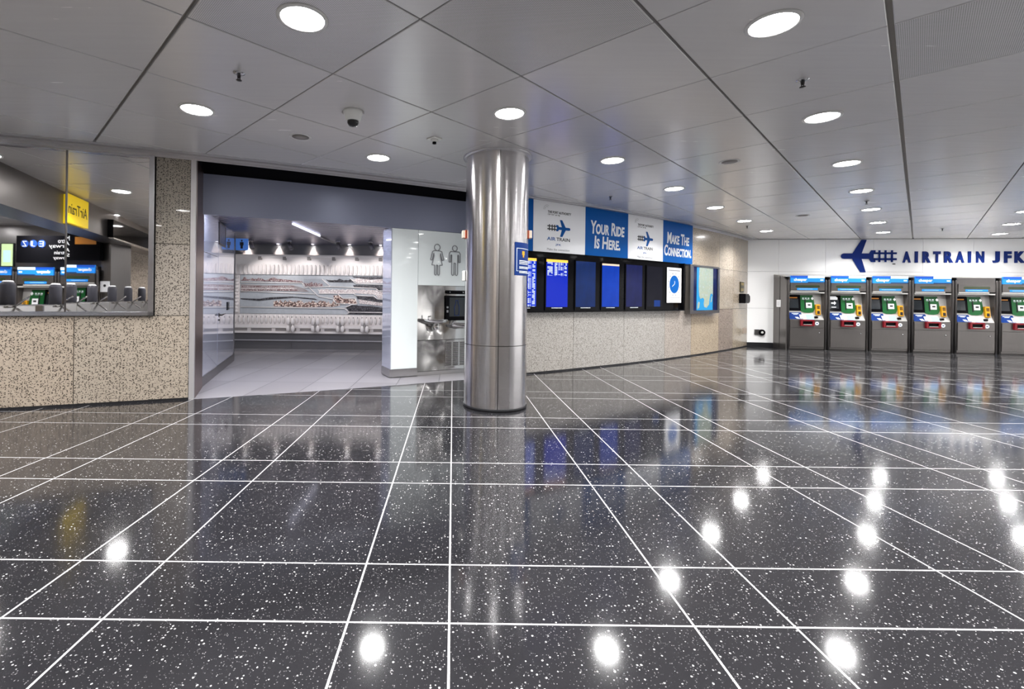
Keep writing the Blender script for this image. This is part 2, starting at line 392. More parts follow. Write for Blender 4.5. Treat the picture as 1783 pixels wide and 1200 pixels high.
# ------------------------------------------------------------------ mesh helper
class MB:
    def __init__(self): self.v, self.f, self.mi, self.sm, self.t = [], [], [], [], []
    def add(self, verts, faces, mi=0, smooth=False, tint=None, mx=None):
        o = len(self.v)
        self.v += [tuple(mx @ Vector(q)) for q in verts] if mx else [tuple(q) for q in verts]
        for f in faces:
            self.f.append([i + o for i in f]); self.mi.append(mi); self.sm.append(smooth); self.t.append(tint or (1, 1, 1))
        return self
    def box(self, x0, x1, y0, y1, z0, z1, mi=0, bev=0.0, mx=None, tint=None):
        if bev:
            bm = bmesh.new()
            bmesh.ops.create_cube(bm, size=1)
            for w in bm.verts: w.co = Vector(((x0 + x1) / 2 + w.co.x * (x1 - x0), (y0 + y1) / 2 + w.co.y * (y1 - y0), (z0 + z1) / 2 + w.co.z * (z1 - z0)))
            bmesh.ops.bevel(bm, geom=bm.edges[:], offset=bev, segments=2, profile=0.5, affect='EDGES')
            bm.verts.index_update()
            self.add([w.co[:] for w in bm.verts], [[w.index for w in f.verts] for f in bm.faces], mi, False, tint, mx)
            bm.free(); return self
        v = [(x, y, z) for x in (x0, x1) for y in (y0, y1) for z in (z0, z1)]
        f = [(0, 1, 3, 2), (4, 6, 7, 5), (0, 4, 5, 1), (2, 3, 7, 6), (0, 2, 6, 4), (1, 5, 7, 3)]
        return self.add(v, f, mi, False, tint, mx)
    def prism(self, poly, y0, y1, mi=0, mx=None):
        """polygon in x,z (counter-clockwise seen from -y) extruded from y0 (front) to y1"""
        n = len(poly)
        v = [(x, y0, z) for x, z in poly] + [(x, y1, z) for x, z in poly]
        f = [list(range(n)), list(range(2 * n - 1, n - 1, -1))]
        f += [(i, i + n, (i + 1) % n + n, (i + 1) % n) for i in range(n)]
        return self.add(v, f, mi, False, None, mx)
    def lathe(self, prof, n=24, mi=0, c=(0, 0, 0), smooth=True, mx=None, axis='Z', caps=True):
        v, f = [], []
        for r, z in prof:
            for k in range(n):
                a = 2 * PI * k / n
                q = (r * math.cos(a), r * math.sin(a), z)
                if axis == 'Y': q = (q[0], q[2], q[1])
                if axis == 'X': q = (q[2], q[0], q[1])
                v.append((q[0] + c[0], q[1] + c[1], q[2] + c[2]))
        for i in range(len(prof) - 1):
            for k in range(n):
                k2 = (k + 1) % n
                f.append((i * n + k, i * n + k2, (i + 1) * n + k2, (i + 1) * n + k))
        self.add(v, f, mi, smooth, None, mx)
        o = len(self.v) - len(v)
        for i, rev in (((0, True), (len(prof) - 1, False)) if caps else ()):
            if prof[i][0] > 1e-5:
                ring = [o + i * n + k for k in range(n)]
                self.f.append(ring[::-1] if rev else ring); self.mi.append(mi); self.sm.append(False); self.t.append((1, 1, 1))
        return self
    def rod(self, p0, p1, r, n=10, mi=0, r1=None):
        p0, p1 = Vector(p0), Vector(p1); d = p1 - p0
        q = d.to_track_quat('Z', 'Y').to_matrix().to_4x4()
        return self.lathe([(r, 0), (r if r1 is None else r1, d.length)], n, mi, mx=Matrix.Translation(p0) @ q)
    def tube(self, pts, r, n=8, mi=0):
        for a, b in zip(pts, pts[1:]): self.rod(a, b, r, n, mi)
        return self
    def ball(self, c, rx, ry, rz, mi=0, n=12, m=8):
        prof = [(math.sin(PI * i / m), -math.cos(PI * i / m)) for i in range(m + 1)]
        prof[0] = (0.001, -1); prof[-1] = (0.001, 1)
        return self.lathe(prof, n, mi, mx=Matrix.Translation(c) @ Matrix.Diagonal((rx, ry, rz, 1)))
    def arc(self, s0, s1, o0, o1, z0, z1, mi=0, seg=0.35, tint=None):
        """slab on the curved wall: s along the wall, o0 (inner) .. o1 (towards the hall)"""
        n = max(1, int(math.ceil((s1 - s0) / seg)))
        v, f = [], []
        for i in range(n + 1):
            s = s0 + (s1 - s0) * i / n
            for o, z in ((o1, z0), (o1, z1), (o0, z1), (o0, z0)): v.append(W(s, o, z))
        for i in range(n):
            a, b = i * 4, i * 4 + 4
            for k in range(4): f.append((a + k, b + k, b + (k + 1) % 4, a + (k + 1) % 4))
        f.append((3, 2, 1, 0)); e = n * 4; f.append((e, e + 1, e + 2, e + 3))
        return self.add(v, f, mi, False, tint)
    def glyphs(self, body, x0, x1, z0, z1, y=0.0, th=0.002, mi=0, bold=0.0, shear=0.0, small_caps=False, cap=None):
        """lettering fitted into a rectangle of the x,z plane, front at y - th"""
        vs, fs, bb = text_mesh(body, bold, shear, small_caps)
        w, h = bb[2] - bb[0], bb[3] - bb[1]
        v = [(x0 + (a - bb[0]) / w * (x1 - x0), y - th * c, z0 + (b - bb[1]) / h * (z1 - z0)) for a, b, c in vs]
        return self.add(v, fs, mi)
    def build(self, name, mats, parent=None, world=False):
        me = bpy.data.meshes.new(name)
        v = self.v
        if world and parent is not None:
            inv = parent.matrix_basis.inverted()
            v = [tuple(inv @ Vector(q)) for q in v]
        me.from_pydata(v, [], self.f)
        if not isinstance(mats, (list, tuple)): mats = [mats]
        for x in mats: me.materials.append(x)
        me.polygons.foreach_set('material_index', self.mi)
        me.polygons.foreach_set('use_smooth', self.sm)
        if any(t != (1, 1, 1) for t in self.t):
            at = me.color_attributes.new('tint', 'FLOAT_COLOR', 'CORNER')
            k = 0
            for poly, t in zip(me.polygons, self.t):
                for _ in poly.loop_indices:
                    at.data[k].color = (*t, 1); k += 1
        bm = bmesh.new(); bm.from_mesh(me)
        bmesh.ops.recalc_face_normals(bm, faces=bm.faces[:])
        bm.to_mesh(me); bm.free()
        me.update()
        o = bpy.data.objects.new(name, me)
        COL.objects.link(o)
        if parent is not None: o.parent = parent
        return o

_text_cache = {}
def text_mesh(body, bold, shear, small_caps):
    key = (body, bold, shear, small_caps)
    if key in _text_cache: return _text_cache[key]
    cu = bpy.data.curves.new('lettering', 'FONT')
    cu.body = body; cu.size = 1.0; cu.extrude = 0.5; cu.offset = bold; cu.shear = shear; cu.align_x = 'CENTER'
    cu.space_line = 0.82; cu.resolution_u = 3
    if small_caps:
        cu.small_caps_scale = 0.76
        for i, ch in enumerate(body):
            if ch.islower(): cu.body_format[i].use_small_caps = True
    o = bpy.data.objects.new('lettering', cu); COL.objects.link(o)
    dg = bpy.context.evaluated_depsgraph_get()
    me = o.evaluated_get(dg).to_mesh()
    vs = [(q.co.x, q.co.y, (q.co.z + 0.5)) for q in me.vertices]
    fs = [list(q.vertices) for q in me.polygons]
    o.evaluated_get(dg).to_mesh_clear()
    bpy.data.objects.remove(o); bpy.data.curves.remove(cu)
    xs = [q[0] for q in vs]; ys = [q[1] for q in vs]
    _text_cache[key] = (vs, fs, (min(xs), min(ys), max(xs), max(ys)))
    return _text_cache[key]

def thing(name, label, cat, loc=(0, 0, 0), rot=0.0, group=None):
    o = bpy.data.objects.new(name, None); COL.objects.link(o)
    o.empty_display_size = 0.1
    o.matrix_basis = Matrix.Translation(loc) @ Matrix.Rotation(rot, 4, 'Z')
    o['label'] = label; o['category'] = cat
    if group: o['group'] = group
    return o
def tag(o, label, cat, group=None):
    o['label'] = label; o['category'] = cat
    if group: o['group'] = group
    return o
def struct(o, label=None):
    o['kind'] = 'structure'
    if label: o['label'] = label
    return o
def copy_tree(o, parent=None):
    c = o.copy(); COL.objects.link(c)
    if parent is not None: c.parent = parent
    for ch in [x for x in bpy.data.objects if x.parent == o]: copy_tree(ch, c)
    return c
def place(o, loc, rot): o.matrix_basis = Matrix.Translation(loc) @ Matrix.Rotation(rot, 4, 'Z')

# ------------------------------------------------------------------ the place: a curved wall, a flat end wall
CX, CY, R = -16.15, 38.5, 35.3          # centre and radius of the curved wall
HC = 2.95                               # ceiling height
def W(s, off, z):
    a = s / R; r = R + off
    return (CX + r * math.sin(a), CY - r * math.cos(a), z)
def on_wall(name, label, cat, s, off, z=0.0, group=None):
    return thing(name, label, cat, W(s, off, z), s / R, group)
EX, EY = 8.742, 12.174                  # front line of the ticket machines
EU = Vector((1, -0.1357, 0)).normalized(); EN = Vector((EU.y, -EU.x, 0))     # along, towards the hall
EROT = math.atan2(EU.y, EU.x)
def E_(u, off, z): q = Vector((EX, EY, 0)) + EU * u + EN * off; return (q.x, q.y, z)
XL, XR, YB = -10.2, 17.0, -9.0

# floor of polished terrazzo, bounded by the curved wall and the end wall
arc_pts = [W(6.0 + i * (27.16 - 6.0) / 70, 0, 0) for i in range(71)]
end = E_((XR - EX) / EU.x, -0.62, 0)
bm = bmesh.new()
poly = [(XL, YB, 0), (XR, YB, 0), (XR, end[1], 0)] + arc_pts[::-1] + [(XL, arc_pts[0][1], 0)]
f = bm.faces.new([bm.verts.new(q) for q in poly]); bmesh.ops.triangulate(bm, faces=[f])
bmesh.ops.recalc_face_normals(bm, faces=bm.faces[:])
me = bpy.data.meshes.new('floor'); bm.to_mesh(me); bm.free(); me.materials.append(M['terrazzo'])
for q in me.polygons:
    if q.normal.z < 0: q.flip()
fl = bpy.data.objects.new('floor', me); COL.objects.link(fl); struct(fl, 'polished black terrazzo floor with white divider strips')

# restroom floor of grey tile behind the curved line
b = MB()
pts = [W(13.2 + i * 0.31, 0, 0) for i in range(16)]
b.add(pts + [(-0.7, 11.3, 0), (-7.2, 11.3, 0), (-7.2, 6.0, 0)], [list(range(19))])
struct(b.build('floor_restroom', M['tile']), 'grey porcelain tile floor of the restroom vestibule')

# ceiling of square metal trays laid at 45 degrees
A0, C0, G = 0.825, 0.135, 0.996
def clip(poly, nx, ny, d):
    out = []
    for i in range(len(poly)):
        p, q = poly[i], poly[(i + 1) % len(poly)]
        dp, dq = p[0] * nx + p[1] * ny - d, q[0] * nx + q[1] * ny - d
        if dp >= 0: out.append(p)
        if dp * dq < 0:
            t = dp / (dp - dq); out.append((p[0] + t * (q[0] - p[0]), p[1] + t * (q[1] - p[1])))
    return out
b = MB()
r2 = math.sqrt(2)
PERF = {(0, 2), (1, 1), (3, -1)}
for i in range(-16, 22):
    for j in range(-24, 16):
        a_lo, a_hi, c_lo, c_hi = A0 + i * G, A0 + (i + 1) * G, C0 + j * G, C0 + (j + 1) * G
        ga_lo = 0.011 if i == 0 else 0.0045; ga_hi = 0.011 if i == -1 else 0.0045
        gc_lo = 0.015 if j == 0 else (0.009 if j == 1 else 0.006); gc_hi = 0.015 if j == -1 else (0.009 if j == 0 else 0.006)
        def xy(a, c): return ((a - c) / r2, (a + c) / r2)
        def quad(e): return [xy(a_lo + ga_lo + e, c_lo + gc_lo + e), xy(a_hi - ga_hi - e, c_lo + gc_lo + e), xy(a_hi - ga_hi - e, c_hi - gc_hi - e), xy(a_lo + ga_lo + e, c_hi - gc_hi - e)]
        def cut(pl, e):
            m_ = xy((a_lo + a_hi) / 2, (c_lo + c_hi) / 2)
            dx, dy = m_[0] - CX, m_[1] - CY; l = math.hypot(dx, dy)
            if l < R - 1.0: return []
            pl = clip(pl, dx / l, dy / l, (CX * dx + CY * dy) / l + R + 0.20 + e)
            if pl: pl = clip(pl, EN.x, EN.y, EX * EN.x + EY * EN.y - 0.60 + e)
            if pl: pl = clip(pl, 1, 0, XL + e)
            if pl: pl = clip(pl, -1, 0, -XR + e)
            if pl: pl = clip(pl, 0, 1, YB + e)
            return pl
        lo, hi = cut(quad(0.004), 0.004), cut(quad(0.0), 0.0)
        if len(lo) < 3 or len(lo) != len(hi): continue
        n = len(lo)
        v = [(x, y, HC) for x, y in lo] + [(x, y, HC + 0.004) for x, y in hi] + [(x, y, HC + 0.03) for x, y in hi]
        mi = 2 if (i, j) in PERF else 0
        b.add(v, [list(range(n))[::-1]], mi)
        b.add(v, [(k, (k + 1) % n, (k + 1) % n + n, k + n) for k in range(n)] + [(k + n, (k + 1) % n + n, (k + 1) % n + 2 * n, k + 2 * n) for k in range(n)], 0)
back = [(XL, YB, HC + 0.028), (XR, YB, HC + 0.028), (XR, end[1], HC + 0.028)] + [W(27.16 - k * 0.3023, 0.16, HC + 0.028) for k in range(71)]
b.add(back, [list(range(len(back)))], 1)
struct(b.build('ceiling', [M['ceil'], M['ceil_gap'], M['perf']]), 'satin metal ceiling of square panels set diagonally')

# stone walls: slabs with dark joints, in one curved shell each
def stone_wall(name, s0, s1, slabs, core, mt):
    w = MB()
    for a, c, z0, z1, o1 in core: w.arc(a, c, -0.25, o1, z0, z1, 1)
    g = 0.004
    for (a, c, z0, z1, tint) in slabs:
        w.arc(a + g, c - g, -0.02, 0.0, z0 + g, z1 - g, 0, tint=tint)
    return w.build(name, [M[mt], M['joint']])
T = lambda r, g, b_: (r, g, b_)
L_low = [(6.0, 8.3), (8.3, 9.57), (9.57, 10.84), (10.84, 12.115), (12.115, 13.26)]
slabs = [(a, c, 0.022, 1.018, T(*q)) for (a, c), q in zip(L_low, [(1, 1, 1), (1, 1, 1), (1, 1, 1), (1.02, 0.97, 0.90), (1.0, 0.98, 0.93)])]
slabs += [(12.895, 13.26, 1.018, 1.878, T(0.92, 0.93, 0.93)), (12.895, 13.26, 1.878, 2.93, T(0.85, 0.86, 0.84)), (6.0, 9.0, 1.018, 2.93, T(1, 1, 1))]
struct(stone_wall('wall_left', 6.0, 13.262, slabs, [(6.0, 13.262, 0.0, 1.018, -0.008), (12.895, 13.262, 1.018, HC, -0.008), (6.0, 12.895, 1.018, HC, -0.10)], 'stone'), 'speckled stone wall below the mirrored window')
jr = [17.45, 18.05, 19.24, 20.63, 22.03, 23.15, 24.61, 25.57, 27.2]
tl = [(1.0, 1.0, 1.0), (1.0, 1.02, 1.04), (1.0, 1.03, 1.06), (1.02, 1.05, 1.08), (1.06, 1.02, 1.0), (1.12, 1.0, 0.82), (0.78, 0.70, 0.66), (0.98, 0.90, 0.76)]
slabs = [(jr[i], jr[i + 1], 0.022, 1.045, T(*tl[i])) for i in range(8)]
slabs += [(17.45, 22.03, 1.045, 2.93, T(1, 1, 1)), (22.03, 23.15, 1.045, 2.04, T(1.05, 1.05, 1.02)), (22.03, 23.15, 2.04, 2.93, T(1, 1, 1))]
for z0, z1, k in ((1.045, 2.035, 1.0), (2.035, 2.93, 1.06)):
    slabs += [(23.15, 24.61, z0, z1, T(1.08 * k, 0.98 * k, 0.83 * k)), (24.61, 25.57, z0, z1, T(1.02 * k, 0.96 * k, 0.86 * k)), (25.57, 27.2, z0, z1, T(0.98 * k, 0.90 * k, 0.78 * k))]
struct(stone_wall('wall_right', 17.45, 27.2, slabs, [(17.45, 27.2, 0.0, HC, -0.008)], 'stone_r'), 'curved wall of speckled beige stone slabs behind the displays')

# aluminium ceiling trim along the curved wall: flat strip, dark slot, stepped lip
b = MB()
b.arc(6.0, 27.2, 0.115, 0.20, HC - 0.004, HC + 0.03, 0)
b.arc(6.0, 27.2, 0.100, 0.115, HC + 0.01, HC + 0.03, 1)
b.arc(6.0, 27.2, 0.012, 0.100, HC - 0.018, HC + 0.02, 0)
b.arc(6.0, 27.2, 0.002, 0.012, HC - 0.045, HC + 0.02, 0)
struct(b.build('trim_ceiling', [M['trim'], M['void']]), 'stepped aluminium ceiling trim along the curved wall')
b = MB(); b.arc(17.45, 27.2, 0.0, 0.006, 0.0, 0.022, 0); b.arc(6.0, 13.26, 0.0, 0.006, 0.0, 0.022, 0)
struct(b.build('baseboard_curved', M['rubber']))

# mirrored window in the left stone wall
win = bpy.data.objects.new('window_1', None); COL.objects.link(win)
win.matrix_basis = Matrix.Translation(W(11.9, 0.0, 0)) @ Matrix.Rotation(11.9 / R, 4, 'Z')
struct(win, 'mirrored window with steel frame reflecting the turnstile hall')
b = MB()
for (x0, x1, z0, z1) in ((0.935, 0.990, 1.02, 2.905), (-2.0, 0.990, 1.02, 1.068)):
    b.box(x0, x1, -0.03, 0.08, z0, z1, 0, 0.004)
b.box(-2.0, 0.99, -0.005, 0.08, 2.88, 2.905)
o = b.build('window_frame', M['steel_v'], win); o['kind'] = 'structure'
for nm, x0, x1, tilt, turn in (('pane', 0.121, 0.937, -0.20, 0.0), ('pane', -2.0, 0.117, -0.46, -0.15)):
    b = MB(); cx = (x0 + x1) / 2
    mx = Matrix.Translation((cx, 0.034, 2.0)) @ Matrix.Rotation(math.radians(tilt), 4, 'X') @ Matrix.Rotation(math.radians(turn), 4, 'Z')
    b.box(-(x1 - x0) / 2, (x1 - x0) / 2, 0, 0.01, -0.94, 0.885, mx=mx)
    o = b.build(nm, M['mirror'], win); o['kind'] = 'structure'
b = MB(); b.box(0.1175, 0.1205, 0.010, 0.07, 1.06, 2.89)
o = b.build('pane_seam', M['frame_grey'], win); o['kind'] = 'structure'

# jamb at the left of the restroom opening, dark pocket above it, fascia
b = MB(); b.arc(13.262, 13.318, -0.06, 0.012, 0.0, 2.92, 0)
struct(b.build('trim_jamb', M['trim']), 'bright steel edge strip beside the restroom opening')
b = MB(); b.arc(13.25, 13.322, -0.75, -0.06, 0.0, 2.93, 0)
struct(b.build('wall_jamb', M['bronze']))
b = MB(); b.arc(13.2, 17.5, -0.66, -0.60, 2.352, 2.895, 0)
struct(b.build('wall_fascia', M['fascia']), 'blue-grey fascia above the restroom opening')
b = MB(); b.arc(13.0, 17.6, -0.68, -0.655, 2.80, 3.6, 0); b.arc(13.0, 17.6, -0.66, 0.10, 3.58, 3.6, 0); b.arc(13.0, 17.6, 0.08, 0.10, 2.98, 3.6, 0)
b.arc(13.0, 13.3, -0.66, 0.1, 2.96, 3.6); b.arc(17.47, 17.6, -0.66, 0.1, 2.96, 3.6)
struct(b.build('ceiling_pocket', M['void']))

# end wall of white panels
b = MB()
def epanel(bb, u0, u1, z0, z1, o0, o1, mi):
    v = [E_(u, o, z) for u in (u0, u1) for o in (o0, o1) for z in (z0, z1)]
    bb.add(v, [(0, 1, 3, 2), (4, 6, 7, 5), (0, 4, 5, 1), (2, 3, 7, 6), (0, 2, 6, 4), (1, 5, 7, 3)], mi)
epanel(b, -0.75, 8.6, 0.0, HC, -0.75, -0.615, 1)
us = [-0.75] + [0.072 + 1.168 * k for k in range(8)]
for a, c in zip(us, us[1:]):
    for z0, z1 in ((0.11, 1.052), (1.052, 2.065), (2.065, HC - 0.01)): epanel(b, a + 0.003, c - 0.003, z0 + 0.003, z1 - 0.003, -0.63, -0.60, 0)
struct(b.build('wall_back', [M['white_panel'], M['panel_joint']]), 'white panelled end wall behind the ticket machines')
b = MB(); epanel(b, -0.75, 8.6, 0.0, 0.108, -0.62, -0.592, 0)
struct(b.build('baseboard_back', M['rubber']))
# remaining sides of the hall, behind the camera
b = MB(); b.box(XR, XR + 0.2, YB, end[1] + 1, 0, HC + 0.03, 0); struct(b.build('wall_far_right', M['white_panel']))
b = MB(); b.box(XL - 0.2, XR + 0.2, YB - 0.2, YB, 0, HC + 0.03, 0, tint=(0.99, 0.97, 0.94)); struct(b.build('wall_front', M['stone']))
b = MB(); b.box(XL - 0.2, XL, YB, arc_pts[0][1] + 0.3, 0, HC + 0.03, 0, tint=(0.99, 0.97, 0.94)); struct(b.build('wall_far_left', M['stone']))

# ------------------------------------------------------------------ steel column
PCX, PCY, PR = 0.51, 5.56, 0.37
col = thing('column', 'round brushed steel column standing on the terrazzo floor', 'column', (PCX, PCY, 0))
b = MB(); n = 64
def shell(bb, r, z0, z1):
    g = 0.0085
    for a0, a1 in ((-PI / 2 + g, PI / 2 - g), (PI / 2 + g, 3 * PI / 2 - g)):
        v, f = [], []
        for k in range(n + 1):
            a = a0 + (a1 - a0) * k / n
            for z in (z0, z1): v.append((r * math.cos(a), r * math.sin(a), z))
        for k in range(n): f.append((2 * k, 2 * k + 2, 2 * k + 3, 2 * k + 1))
        bb.add(v, f, 0, True)
shell(b, PR, 0.742, 2.93); b.build('upper_shaft', M['column'], col)
b = MB(); shell(b, PR, 0.03, 0.736); b.build('lower_shaft', M['column'], col)
b = MB(); b.lathe([(PR - 0.006, 0.0), (PR - 0.006, 2.94)], 64); b.build('core', M['joint'], col)
b = MB(); b.lathe([(PR + 0.006, 0.0), (PR + 0.006, 0.03), (PR, 0.034)], 64); b.build('base_ring', M['rubber'], col)
b = MB(); b.lathe([(PR + 0.035, 2.95), (PR + 0.035, 2.935), (PR + 0.0, 2.93)], 64, caps=False); b.build('collar', M['trim'], col)

def pol(deg, r, z):          # a point on the column, 0 deg faces the camera
    a = math.radians(deg); return (PCX + r * math.sin(a), PCY - r * math.cos(a), z)
cs = thing('column_sign', 'small navy blue notice wrapped around the right side of the steel column', 'sign', pol(56, PR + 0.004, 1.535), math.radians(56))
def wrap(bb, d0, d1, z0, z1, r, mi=0):
    k = 14; v = []
    for i in range(k + 1):
        for z in (z0, z1): v.append(pol(d0 + (d1 - d0) * i / k, r, z))
    bb.add(v, [(2 * i, 2 * i + 2, 2 * i + 3, 2 * i + 1) for i in range(k)], mi, True)
b = MB(); wrap(b, 28, 86, 1.537, 1.912, PR + 0.003); b.build('sign_plate', M['bluepanel'], cs, True)
b = MB()
wrap(b, 32, 33.0, 1.585, 1.845, PR + 0.005); wrap(b, 32, 84, 1.841, 1.846, PR + 0.005); wrap(b, 32, 37, 1.585, 1.589, PR + 0.005)
b.build('sign_border', M['sticker'], cs, True)
b = MB()
for k, z in enumerate((1.705, 1.688, 1.67, 1.635, 1.62, 1.585, 1.57)): wrap(b, 38.5, 76 - 3 * (k % 3), z - 0.004, z + 0.004, PR + 0.005)
b.build('text_lines', M['sticker'], cs, True)
b = MB(); wrap(b, 46, 54, 1.77, 1.815, PR + 0.005); wrap(b, 48, 52, 1.745, 1.77, PR + 0.005); b.build('yellow_mark', M['yellow'], cs, True)
for deg, z, lab in ((-86, 1.98, 'beige alarm box high on the restroom side of the steel column'), (84, 1.985, 'beige alarm box high on the banner side of the steel column')):
    o = thing('alarm_box', lab, 'alarm', pol(deg, PR, z), math.radians(deg))
    b = MB(); b.box(-0.05, 0.05, -0.045, 0.0, 0, 0.09, bev=0.006); b.build('housing', M['beige'], o)
    b = MB(); b.box(-0.052, 0.052, -0.012, -0.0, -0.003, 0.093); b.build('back_plate', M['alarm_red'], o)
o = thing('call_box', 'narrow white box low beside the man sign, on the restroom side of the steel column', 'box', pol(-88, PR, 1.475), math.radians(-88))
b = MB(); b.box(-0.05, 0.05, -0.035, 0.0, 0, 0.12, bev=0.006); b.build('housing', M['offwhite'], o)
b = MB(); b.box(-0.03, 0.03, -0.037, -0.03, 0.02, 0.10); b.build('front_cover', M['plate'], o)

# ------------------------------------------------------------------ ceiling fixtures
def ceil_xy(ai, cj):       # centre of the tray (ai, cj)
    a, c = A0 + (ai + 0.5) * G, C0 + (cj + 0.5) * G
    return ((a - c) / r2, (a + c) / r2)
ORD = ['nearest the camera', 'second', 'third', 'fourth', 'fifth', 'sixth', 'seventh', 'eighth', 'ninth', 'tenth']
ROWNAME = {4: 'ceiling row over the restroom entrance', 2: 'ceiling row passing the steel column', 0: 'middle ceiling row towards the plane logo', -2: 'outer ceiling row over the ticket machines'}
proto = None
lamp_d = bpy.data.lights.new('downlight_lamp', 'AREA')
lamp_d.shape = 'DISK'; lamp_d.size = 0.23; lamp_d.energy = LAMP_W; lamp_d.color = (1.0, 0.985, 0.97); lamp_d.spread = math.radians(140)
def make_downlight():
    o = thing('ceiling_downlight', 'x', 'ceiling light')
    q = MB(); q.lathe([(0.128, 0.0), (0.145, 0.0), (0.15, 0.006), (0.15, 0.012), (0.128, 0.012)], 32, c=(0, 0, -0.010), caps=False); q.build('ring', M['ring'], o)
    q = MB(); q.lathe([(0.001, -0.010), (0.06, -0.009), (0.11, -0.006), (0.128, 0.0)], 32); q.build('lens', M['lens'], o)
    l = bpy.data.objects.new('lamp', lamp_d); COL.objects.link(l); l.parent = o; l.location = (0, 0, -0.016)
    l.visible_camera = False; l.visible_glossy = False      # the opal lens itself is what one sees and sees mirrored
    return o
rows = {}
for cj in range(-12, 9, 2):
    for ai in range(-8, 18, 2):
        x, y = ceil_xy(ai, cj)
        if not (-8.5 < x < 16.5 and -4.5 < y < 13): continue
        if math.hypot(x - CX, y - CY) < R + 0.35: continue
        if (x - EX) * EN.x + (y - EY) * EN.y < -0.35: continue
        u = 789 + 812 * x / y if y > 0.2 else -9999
        vis = -20 < u < 1803 and y > 2.2
        rows.setdefault((cj, vis), []).append((y, x))
for (cj, vis), lst in sorted(rows.items()):
    lst.sort()
    for k, (y, x) in enumerate(lst):
        o = copy_tree(proto) if proto else make_downlight()
        proto = proto or o
        place(o, (x, y, HC), 0)
        if vis: o['label'] = 'round recessed downlight, %s in the %s' % (ORD[k], ROWNAME.get(cj, 'side row %d' % cj)); o['group'] = 'ceiling downlights in view'
        else: o['label'] = 'round recessed ceiling downlight outside the view'; o['group'] = 'ceiling downlights behind the camera'

def sprinkler(x, y, lab):
    o = thing('fire_sprinkler', lab, 'sprinkler', (x, y, HC), 0, 'fire sprinklers in the ceiling')
    q = MB(); q.lathe([(0.042, 0.0), (0.042, -0.004), (0.02, -0.010), (0.016, -0.010)], 20); q.build('escutcheon', M['chrome'], o)
    q = MB(); q.rod((0, 0, -0.008), (0, 0, -0.04), 0.007, 8); q.rod((-0.013, 0, -0.012), (-0.007, 0, -0.052), 0.003, 6); q.rod((0.013, 0, -0.012), (0.007, 0, -0.052), 0.003, 6)
    q.lathe([(0.021, -0.054), (0.021, -0.057), (0.004, -0.058)], 12); q.build('deflector', M['mvm_dark'], o)
sprinkler(*ceil_xy(0, 3), 'fire sprinkler between two downlights above the mirrored window')
sprinkler(*ceil_xy(3, 0), 'fire sprinkler between the two largest downlights of the middle row')
sprinkler(*ceil_xy(9, 0), 'small fire sprinkler between far downlights of the middle row')
sprinkler(2.55, 7.62, 'fire sprinkler close to the trim above the blue ride banner')
sprinkler(6.6, 10.5, 'small fire sprinkler near the last downlight before the stone corner')
sprinkler(11.05, 10.55, 'far fire sprinkler above the big blue wall letters')
def speaker(x, y, lab):
    o = thing('ceiling_speaker', lab, 'speaker', (x, y, HC), 0, 'ceiling speakers')
    q = MB(); q.lathe([(0.085, -0.002), (0.105, -0.006), (0.115, -0.001), (0.115, 0.002)], 28, caps=False); q.build('rim', M['ring'], o)
    q = MB(); q.lathe([(0.001, -0.007), (0.085, -0.003)], 28); q.build('grille', M['grille'], o)
speaker(*ceil_xy(1, 4), 'round flush ceiling speaker between the camera dome and the restroom fascia')
speaker(*ceil_xy(5, 1), 'round flush ceiling speaker above the stone wall, between two downlight rows')
speaker(*ceil_xy(10, 1), 'far flush ceiling speaker close to the white end wall')
x, y = ceil_xy(2, 3)
o = thing('smoke_detector', 'white smoke detector with dark sensor on the ceiling left of the column', 'smoke detector', (x, y, HC))
b = MB(); b.box(-0.06, 0.06, -0.06, 0.06, -0.012, 0, 0, 0.004, mx=Matrix.Rotation(PI / 4, 4, 'Z')); b.build('base', M['offwhite'], o)
b = MB(); b.lathe([(0.04, -0.012), (0.034, -0.035), (0.026, -0.038)], 20); b.build('housing', M['offwhite'], o)
b = MB(); b.lathe([(0.022, -0.036), (0.02, -0.058), (0.001, -0.06)], 16); b.build('sensor', M['black'], o)
x, y = ceil_xy(1, 3)
o = thing('security_camera', 'grey dome security camera with dark bubble hanging from the ceiling', 'security camera', (x, y, HC))
b = MB(); b.lathe([(0.088, 0.0), (0.088, -0.02), (0.078, -0.035), (0.07, -0.075), (0.056, -0.09)], 28); b.build('housing', M['offwhite'], o)
b = MB(); b.lathe([(0.052, -0.088), (0.05, -0.11), (0.036, -0.132), (0.001, -0.142)], 24); b.build('dome', M['dome'], o)
b = MB(); b.box(-0.10, -0.085, -0.012, 0.012, -0.02, 0); b.box(0.085, 0.10, -0.012, 0.012, -0.02, 0); b.build('fixing_clip', M['chrome'], o)

